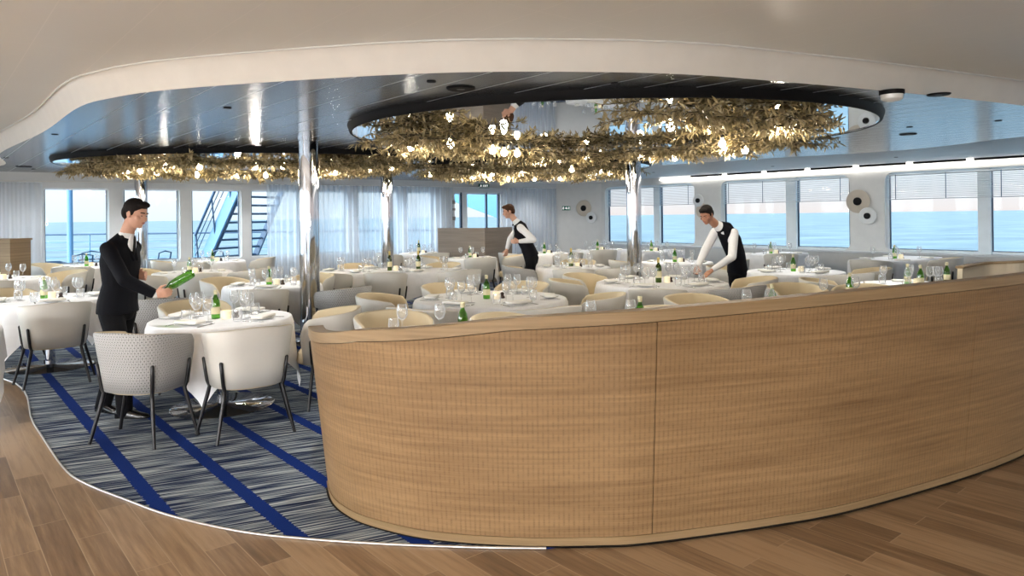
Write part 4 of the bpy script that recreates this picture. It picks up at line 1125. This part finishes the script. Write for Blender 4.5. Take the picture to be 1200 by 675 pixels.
def hand(g, wrist, d, pn, curl=.5, thumb_side=None):
    """palm from the wrist along d; pn = palm normal; fingers curl towards pn"""
    d = d.normalized(); pn = (pn - d * pn.dot(d)).normalized(); s_ = d.cross(pn)
    if thumb_side is not None and s_.dot(thumb_side) < 0: s_ = -s_
    W = Vector(wrist)
    capsule(g, W, W + d * .03, .026, .03, .8, pn)
    for k in range(4):
        o_ = s_ * (.030 - .0195 * k); capsule(g, W + d * .02 + o_ * .8, W + d * .085 + o_, .014, .0125)
    for k, ln_ in enumerate((.072, .080, .074, .058)):
        o_ = s_ * (.030 - .0195 * k); p = W + d * .088 + o_; a = .25 + curl * .4
        for j, (fl, r0, r1) in enumerate(((.42, .0095, .009), (.32, .0088, .008), (.26, .0078, .0065))):
            q = p + (d * math.cos(a) + pn * math.sin(a)) * ln_ * fl; capsule(g, p, q, r0, r1, n=8); p = q; a += curl
    p = W + d * .03 + s_ * .03; q = p + (d * .7 + s_ * .6 + pn * .35).normalized() * .04; r_ = q + (d * .9 + s_ * (.25 - curl * .3) + pn * (.3 + curl * .5)).normalized() * .032
    capsule(g, p, q, .013, .011, n=8); capsule(g, q, r_, .0105, .0085, n=8)
def person(name_lab, J, skin, hair, outfit, side, headf, headup, slim=1.):
    """J: joints in world space. side: unit vector across the hips. headf/headup: head axes"""
    root = thing('person', name_lab, 'person', (J['ankL'].x, J['ankL'].y, 0))
    def put(o): o.location = (-root.location.x, -root.location.y, 0); return o
    f, u = headf.normalized(), headup.normalized(); u = (u - f * u.dot(f)).normalized(); s_ = f.cross(u)
    H = J['head']; g = G()
    # head: cranium, jaw, nose, ears, brow, lips
    g.ell(H + u * .028 - f * .012, (.096, .076, .092), f, s_, u, 24, 16)
    g.ell(H - u * .03 + f * .022, (.07, .060, .082), f, s_, u, 20, 14)
    g.ell(H - u * .088 + f * .058, (.026, .028, .02), f, s_, u)
    capsule(g, H + u * .008 + f * .086, H - u * .028 + f * .103, .008, .013, 1., s_)
    g.ell(H + u * .022 + f * .078, (.014, .05, .012), f, s_, u)
    g.ell(H - u * .055 + f * .082, (.012, .024, .010), f, s_, u)
    for k in (-1, 1):
        g.ell(H + s_ * k * .077 - u * .008 - f * .004, (.017, .010, .032), f, s_, u)
        g.ell(H + s_ * k * .045 - u * .02 + f * .062, (.02, .02, .018), f, s_, u)
    neck = J['neck']; capsule(g, neck - (H - neck).normalized() * .03, H - u * .05 - f * .02, .058, .052)
    # trunk and limbs under the clothes
    torso(g, [(J['pel'] - u * 0 + Vector((0, 0, -.08)), .12, .09), (J['pel'], .145, .10), (J['waist'], .115, .082), (J['chest'], .125, .085), (J['sho'], .125, .065), (J['neck'], .05, .05)], side)
    for q in 'LR':
        chain(g, [J['sho' + q], J['elb' + q], J['wri' + q]], [.046, .036, .026])
        chain(g, [J['hip' + q], J['kne' + q], J['ank' + q]], [.075, .052, .036])
        fd = J['foot' + q]; chain(g, [J['ank' + q], J['ank' + q] + fd * .03 + Vector((0, 0, -.045))], [.034, .026])
        hd, pn, curl, th = J['hand' + q]; hand(g, J['wri' + q], hd, pn, curl, th)
    b = put(remesh(g, 'body', skin, root, .0065, 2))
    # hair
    g = G(); g.ell(H + u * .047 - f * .020, (.096, .083, .088), f, s_, u, 24, 16); g.ell(H + u * .005 - f * .058, (.060, .074, .075), f, s_, u, 20, 14)
    g.ell(H + u * .095 + f * .045, (.055, .058, .030), f, s_, u)
    for k in (-1, 1): g.ell(H + s_ * k * .068 + u * .02 + f * .008, (.020, .014, .035), f, s_, u)
    put(remesh(g, 'hair', hair, root, .007, 2))
    for k in (-1, 1):
        g = G(); g.ell(H + s_ * k * .031 + u * .004 + f * .0815, (.005, .009, .004), f, s_, u, 12, 8); put(g.obj('eye', M['dark'], root))
        g = G(); capsule(g, H + s_ * k * .015 + u * .030 + f * .090, H + s_ * k * .048 + u * .030 + f * .079, .0045, .0035); put(g.obj('eyebrow', hair, root))
    g = G(); g.ell(H - u * .055 + f * .091, (.006, .022, .006), f, s_, u, 14, 8); put(g.obj('mouth', M['lips'], root))
    # trousers
    g = G(); torso(g, [(J['pel'] + Vector((0, 0, -.12)), .13, .10), (J['pel'] + Vector((0, 0, -.04)), .165, .125), (J['pel'] + (J['waist'] - J['pel']) * .6, .15, .11), (J['waist'], .14, .10)], side)
    for q in 'LR':
        chain(g, [J['hip' + q], J['kne' + q], J['ank' + q] + Vector((0, 0, -.03))], [.098, .074, .062])
    put(remesh(g, 'trousers', M['trousers'], root, .010, 4))
    for q in 'LR':
        fd = J['foot' + q].normalized(); a_ = J['ank' + q]; g = G()
        z0 = a_.z - .085
        sd = Vector((-fd.y, fd.x, 0)); rings = []
        for t_, w, h in ((-.075, .018, .05), (-.06, .034, .075), (0, .038, .088), (.07, .042, .06), (.13, .044, .043), (.18, .034, .032), (.205, .014, .018)):
            c = Vector((a_.x, a_.y, z0)) + fd * t_
            rings.append([c + sd * (w * max(-1, min(1, 1.2 * math.cos(p_)))) + Vector((0, 0, (h if math.sin(p_) > 0 else 0) * abs(math.sin(p_)) ** .7)) for p_ in [2 * PI * j / 16 for j in range(16)]])
        g.loft(rings); put(g.obj('shoe', M['shoe'], root))
    # upper clothes
    if outfit == 'suit':
        g = G(); up = (J['chest'] - J['pel']).normalized()
        torso(g, [(J['pel'] + Vector((0, 0, -.06)), .185, .15), (J['pel'] + Vector((0, 0, .03)), .178, .14), (J['waist'], .158, .122), (J['chest'], .185, .138), (J['sho'] , .19, .105), (J['sho'].lerp(J['neck'], .55), .10, .08), (J['sho'].lerp(J['neck'], .95), .072, .068)], side)
        for q in 'LR': chain(g, [J['sho' + q], J['elb' + q], J['elb' + q].lerp(J['wri' + q], .90)], [.062, .055, .043])
        put(remesh(g, 'jacket', M['suit'], root, .009, 5))
        g = G(); capsule(g, J['sho'].lerp(J['neck'], .9), J['neck'].lerp(H, .04), .064, .060); put(remesh(g, 'shirt_collar', M['shirt'], root, .008, 2))
        fwd = side.cross(up); fwd = fwd if fwd.dot(f) > 0 else -fwd; fwd.normalize()
        c = J['sho'].lerp(J['neck'], .25)
        g = G(); g.ell(c + fwd * .088 + up * .0, (.022, .048, .085), fwd, side, up); put(g.obj('shirt_front', M['shirt'], root))
        g = G(); g.ell(c + fwd * .108 - up * .01, (.010, .016, .085), fwd, side, up); put(g.obj('necktie', M['rim'], root))
        for k in (-1, 1):
            g = G(); capsule(g, c + fwd * .035 + side * k * .062 + up * .055, c + fwd * .125 + side * k * .022 - up * .13, .017, .012); put(g.obj('lapel', M['suit'], root))
        for q in 'LR':
            g = G(); capsule(g, J['elb' + q].lerp(J['wri' + q], .86), J['elb' + q].lerp(J['wri' + q], .98), .036, .035); put(g.obj('shirt_cuff', M['shirt'], root))
    else:
        g = G(); torso(g, [(J['pel'] + (J['waist'] - J['pel']) * .4, .135, .10), (J['waist'], .138, .10), (J['chest'], .160, .115), (J['sho'], .150, .085), (J['sho'].lerp(J['neck'], .6), .088, .076), (J['neck'], .066, .064)], side)
        for q in 'LR': chain(g, [J['sho' + q], J['elb' + q], J['elb' + q].lerp(J['wri' + q], .9)], [.064, .056, .038])
        capsule(g, J['sho'].lerp(J['neck'], .9), J['neck'].lerp(H, .12), .066, .060)
        put(remesh(g, 'shirt', M['shirt'], root, .009, 4))
        g = G(); torso(g, [(J['pel'] + Vector((0, 0, .0)), .172, .135), (J['pel'].lerp(J['waist'], .5), .160, .125), (J['waist'], .152, .118), (J['chest'], .166, .134), (J['sho'], .150, .112), (J['sho'].lerp(J['neck'], .5), .10, .085), (J['sho'].lerp(J['neck'], .8), .074, .070)], side)
        put(remesh(g, 'waistcoat', M['vest'], root, .009, 4))
        g = G(); fwd = side.cross((J['chest'] - J['pel']).normalized()); 
        if fwd.dot(f) < 0: fwd = -fwd
        upv = (J['chest'] - J['waist']).normalized()
        R = Matrix((side, upv, fwd)).transposed(); sg = 1 if side.y < 0 else -1
        g.box(J['chest'] + fwd * .134 + side * .06 * sg + upv * .03, (.07, .018, .012), M=R); put(g.obj('name_badge', M['ceramic'], root))
        g = G(); c = J['neck'].lerp(J['sho'], .35) + fwd * .075
        for k in (-1, 1): capsule(g, c, c + side * k * .05, .008, .02, .6, upv)
        put(g.obj('bow_tie', M['rim'], root))
    return root
V = Vector
# suited man with the bottle, facing right
Y0 = 5.95
sd = V((.12, 1, 0)).normalized(); fwd = V((1, -.12, 0)).normalized()
J = {}
J['head'] = at_y(159, 251, Y0); J['neck'] = at_y(148, 276, Y0); J['sho'] = at_y(142, 288, Y0); J['chest'] = at_y(141, 307, Y0); J['waist'] = at_y(141, 333, Y0); J['pel'] = at_y(138, 358, Y0)
for q, k in (('R', -1), ('L', 1)):
    J['sho' + q] = J['sho'] + sd * k * .165 + V((0, 0, -.02)); J['hip' + q] = J['pel'] + sd * k * .085 + V((0, 0, -.05))
J['elbR'] = at_y(146, 328, Y0 - .30); J['wriR'] = at_y(182, 345, Y0 - .22)
J['elbL'] = at_y(140, 326, Y0 + .28); J['wriL'] = at_y(160, 322, Y0 + .10)
J['ankR'] = at_z(146, 477, .085); J['ankL'] = at_z(121, 470, .085)
J['kneR'] = (J['hipR'] + J['ankR']) / 2 + fwd * .04; J['kneL'] = (J['hipL'] + J['ankL']) / 2 + fwd * .03
J['footR'] = V((1, -.05, 0)); J['footL'] = V((.9, -.35, 0)).normalized()
bd = (at_y(224, 319, Y0 - .22) - at_y(189, 340, Y0 - .22)).normalized()
hd = V((.95, .05, .12))
J['handR'] = (hd, V((0, .9, .3)), .85, V((.3, 0, 1))); J['handL'] = (V((1, -.3, -.1)), V((0, -1, 0)), .5, V((0, 0, 1)))
person('man in a black suit leaning forward and holding out a green bottle', J, M['skin'], M['hair'], 'suit', sd, V((1, -.18, -.28)), V((.28, 0, 1)))
# the held bottle
t = thing('wine_bottle', 'green wine bottle held sideways in the hand of the suited man', 'bottle', tuple(at_y(192, 340, Y0 - .19)), group=None)
Rm = bd.to_track_quat('Z', 'Y').to_matrix()
# neck in the hand: bottle base points away along bd
prof = [(.0135, -.06), (.0145, .02), (.0145, .03), (.034, .075), (.038, .10), (.038, .255), (.034, .268), (0, .262)]
g = G(); g.lathe(prof[1:], 24, M=Rm); g.obj('glass_body', M['greenglass'], t)
g = G(); g.lathe([(0, -.07), (.0165, -.068), (.0155, .0), (.0152, .02), (.0149, .021)], 20, M=Rm); g.obj('foil', M['dark'], t)
# bending waiter
Y0 = 9.62
sd = V((.55, .83, 0)).normalized(); J = {}
J['head'] = at_y(828, 252, 9.3); J['neck'] = at_y(840, 264, 9.45); J['sho'] = at_y(849, 269, 9.5); J['chest'] = at_y(857, 283, 9.58); J['waist'] = at_y(863, 300, 9.66); J['pel'] = at_y(864, 318, 9.72)
J['shoR'] = at_y(860, 273, 9.42); J['shoL'] = at_y(838, 272, 9.58)
J['elbR'] = at_y(858, 301, 9.3); J['wriR'] = at_y(834, 317, 9.2); J['elbL'] = at_y(826, 294, 9.45); J['wriL'] = at_y(817, 313, 9.3)
J['hipR'] = J['pel'] - sd * .085 + V((0, 0, -.05)); J['hipL'] = J['pel'] + sd * .085 + V((0, 0, -.05))
J['ankR'] = V((J['hipR'].x + .02, J['hipR'].y, .085)); J['ankL'] = V((J['hipL'].x + .06, J['hipL'].y + .05, .085))
ff = V((-.83, -.55, 0))
J['kneR'] = (J['hipR'] + J['ankR']) / 2 + ff * .03; J['kneL'] = (J['hipL'] + J['ankL']) / 2 + ff * .03; J['footR'] = ff; J['footL'] = ff
J['handR'] = (V((-.7, -.2, -.45)), V((0, .3, -1)), .35, V((0, .8, 0))); J['handL'] = (V((-.3, -.5, -.7)), V((-.3, -.6, -.5)), .4, V((0, -.8, 0)))
person('waiter in dark waistcoat and white sleeves bending over a table', J, M['skin2'], M['hair'], 'vest', -sd, V((-.62, -.62, -.45)), V((-.35, -.3, 1)))
# standing waiter in front of the screen
J = {}; Y0 = 12.3; sd = V((.25, .97, 0)).normalized()
J['head'] = at_y(596, 248, Y0); J['neck'] = at_y(605, 260, Y0); J['sho'] = at_y(609, 265, Y0); J['chest'] = at_y(612, 275, Y0); J['waist'] = at_y(618, 289, Y0); J['pel'] = at_y(623, 301, Y0)
J['shoL'] = J['sho'] - sd * .165 + V((.05, 0, -.02)); J['shoR'] = J['sho'] + sd * .16 + V((-.05, 0, -.03))
J['elbL'] = at_y(625, 281, Y0 - .30); J['wriL'] = at_y(608, 283, Y0 - .26); J['elbR'] = at_y(598, 280, Y0 + .05); J['wriR'] = at_y(594, 292, Y0 - .05)
J['hipL'] = J['pel'] - sd * .085 + V((0, 0, -.05)); J['hipR'] = J['pel'] + sd * .085 + V((0, 0, -.05))
J['ankL'] = V((J['hipL'].x + .05, J['hipL'].y, .085)); J['ankR'] = V((J['hipR'].x - .2, J['hipR'].y, .085)); ff = V((-.97, .1, 0))
J['kneL'] = (J['hipL'] + J['ankL']) / 2 + ff * .03; J['kneR'] = (J['hipR'] + J['ankR']) / 2 + ff * .04; J['footL'] = ff; J['footR'] = ff
J['handL'] = (V((-1, 0, 0)), V((0, 1, 0)), .5, V((0, 0, 1))); J['handR'] = (V((-.2, 0, -1)), V((-.4, .5, 0)), .6, V((-1, 0, 0)))
person('waiter in dark waistcoat walking past the wooden screen, one arm bent', J, M['skin'], M['hair2'], 'vest', sd, V((-1, -.15, -.25)), V((-.25, 0, 1)))

# ------------------------------------------------------------------ light
W = bpy.data.worlds.new('World'); SC.world = W; W.use_nodes = True; nt = W.node_tree; nt.nodes.clear()
tc = nt.nodes.new('ShaderNodeTexCoord'); sp = nt.nodes.new('ShaderNodeSeparateXYZ'); nt.links.new(tc.outputs['Generated'], sp.inputs[0])
r1 = nt.nodes.new('ShaderNodeValToRGB'); nt.links.new(sp.outputs[2], r1.inputs[0]); e = r1.color_ramp.elements
e[0].position = 0.0; e[0].color = (.93, .76, .70, 1); e[1].position = .35; e[1].color = (.72, .86, 1, 1)
x_ = e.new(.05); x_.color = (.95, .90, .88, 1); x_ = e.new(.12); x_.color = (.92, .95, 1, 1)
r2 = nt.nodes.new('ShaderNodeValToRGB'); nt.links.new(sp.outputs[2], r2.inputs[0]); e = r2.color_ramp.elements
e[0].position = 0; e[0].color = (.90, .96, 1.0, 1); e[1].position = .3; e[1].color = (.85, .93, 1, 1)
x_ = e.new(.03); x_.color = (1, 1, 1, 1)
mr = nt.nodes.new('ShaderNodeMapRange'); nt.links.new(sp.outputs[0], mr.inputs[0]); mr.inputs[1].default_value = -.15; mr.inputs[2].default_value = .05
mx = nt.nodes.new('ShaderNodeMix'); mx.data_type = 'RGBA'; nt.links.new(mr.outputs[0], mx.inputs[0]); nt.links.new(r2.outputs[0], mx.inputs[6]); nt.links.new(r1.outputs[0], mx.inputs[7])
bg = nt.nodes.new('ShaderNodeBackground'); nt.links.new(mx.outputs[2], bg.inputs[0]); bg.inputs[1].default_value = 1.2
m2 = nt.nodes.new('ShaderNodeMapRange'); dp = nt.nodes.new('ShaderNodeVectorMath'); dp.operation = 'DOT_PRODUCT'; nt.links.new(tc.outputs['Generated'], dp.inputs[0]); dp.inputs[1].default_value = (-.8, -.6, .1); nt.links.new(dp.outputs['Value'], m2.inputs[0]); m2.inputs[1].default_value = .15; m2.inputs[2].default_value = .8; m2.inputs[3].default_value = 1.15; m2.inputs[4].default_value = 14; nt.links.new(m2.outputs[0], bg.inputs[1])
wo = nt.nodes.new('ShaderNodeOutputWorld'); nt.links.new(bg.outputs[0], wo.inputs[0])
def lamp(name, typ, loc, energy, col=(1, .93, .84), **kw):
    l = bpy.data.lights.new(name, typ); l.energy = energy; l.color = col
    for k, v in kw.items(): setattr(l, k, v)
    o = bpy.data.objects.new(name, l); COL.objects.link(o); o.location = loc; return o
# bulbs give off light
for i, (x, y, z_) in enumerate(bulbs_xyz):
    if i % 2 == 0: lamp('bulb_light', 'POINT', (x, y, z_ - .06), 20, (1, .90, .76), shadow_soft_size=.05)
# recessed downlights: over the tables, and added fill elsewhere
gd = G(); gd.add([(.022 * math.cos(2 * PI * i / 20), .022 * math.sin(2 * PI * i / 20), -.004) for i in range(20)], [tuple(reversed(range(20)))]); DL = gd.mesh('lens', M['down'])
gr = G(); gr.lathe([(.023, 0), (.034, -.001), (.034, -.006), (.023, -.005)], 20); DR = gr.mesh('bezel', M['rim'])
def downlight(x, y, z_, e, lab, ang=130, col=(1, .92, .80)):
    t = thing('downlight', lab, 'ceiling light', (x, y, z_), group='recessed downlights')
    link('lens', DL, t); link('bezel', DR, t)
    o = lamp('downlight_lamp', 'SPOT', (x, y, z_ - .03), e, col, spot_size=math.radians(ang), spot_blend=.8, shadow_soft_size=.06)
for x, y in [(-7, -2.5), (-7, 0), (-7, 2.3), (-4.5, -2.5), (-4.5, 0), (-4.5, 2.3), (-2, -2.5), (-2, 0), (-2, 2.0), (1.2, -2.5), (1.2, 0), (4.5, -2.5)]:
    if True:
        downlight(x, y, ZW, 40, 'added fill downlight in the white ceiling, out of view over the walkway', col=(1, .96, .91))  # added out of view to fill the walkway with light
for ti, row in enumerate(TABLES):
    p = at_z(row[1], row[2], .75)
    downlight(p.x + .05, p.y + .05, ZD, 95 if row[3][0] != 'rect' else 75, 'small recessed downlight in the dark ceiling over ' + row[0], 72, (1, .97, .92))
for k_, (px_, o_) in enumerate([(40, 1.0), (150, 1.0), (300, 1.0), (410, 1.0), (505, 1.0), (590, 1.0), (635, .8)]):
    q = bw(bws(px_, o_), o_); downlight(q.x, q.y, ZD + (.011 if k_ > 4 else 0), 60, 'added fill downlight washing the back wall, ' + ['first', 'second', 'third', 'fourth', 'fifth', 'sixth', 'seventh'][k_] + ' from the left', 120, (1, .98, .95))  # added row that brightens the back wall and far corner
downlight(5.3, 7.7, ZD, 75, 'added fill downlight above the farther low partition', 110, (1, .97, .92))  # added to brighten the inner side of the farther partition
FILL_LAMPS = [(-6.2, -.6, 200), (-3.6, -1.8, 205), (-1.0, -1.4, 200), (1.8, -2.8, 130), (4.6, -3.4, 60), (-8.0, 2.2, 240)]  # unseen lamps added behind the viewer to brighten the ceiling
words_ = ['first', 'second', 'third', 'fourth', 'fifth', 'sixth']
for i, (x, y, e_) in enumerate(FILL_LAMPS):
    t = thing('fill_lamp', 'added fill lamp standing unseen on the walkway behind the viewer, ' + words_[i] + ' of six', 'lamp', (x, y, 0), group='added walkway fill lamps')
    g = G(); g.lathe([(.15, 0), (.15, .02), (.02, .03)], 24); g.obj('base', M['black'], t)
    g = G(); g.tube([(0, 0, .03), (0, 0, 1.25)], .012, 8); g.obj('pole', M['black'], t)
    g = G(); g.lathe([(.10, 1.28), (.12, 1.25), (.03, 1.24)], 24); g.obj('shade_holder', M['white'], t)
    g = G(); g.ell((0, 0, 1.36), (.07, .07, .08)); g.obj('lamp_globe', M['down'], t)
    lamp('fill_lamp_light', 'POINT', (x, y, 1.50), e_, (1, .96, .91), shadow_soft_size=.12)
SC.view_settings.view_transform = 'Standard'; SC.view_settings.look = 'None'; SC.view_settings.gamma = 1; SC.view_settings.use_curve_mapping = False
SC.view_settings.exposure = 0.1
SC.cycles.use_denoising = True; SC.cycles.transparent_max_bounces = 40; SC.cycles.max_bounces = 10; SC.cycles.glossy_bounces = 5; SC.cycles.diffuse_bounces = 5
SC.cycles.sample_clamp_indirect = 6; SC.cycles.caustics_reflective = False; SC.cycles.caustics_refractive = False

# ------------------------------------------------------------------ camera
cam = bpy.data.cameras.new('camera'); co = bpy.data.objects.new('camera', cam); COL.objects.link(co); SC.camera = co
cam.sensor_width = 36; cam.lens = 36 * F / 1200; cam.clip_start = .05; cam.clip_end = 60000
cam.shift_y = -(337.5 - CY) / 1200; cam.shift_x = 0
co.location = (0, 0, EYE); co.rotation_euler = (Matrix.Rotation(PI / 2, 3, 'X') @ Matrix.Rotation(-ROLL, 3, 'Z')).to_euler()
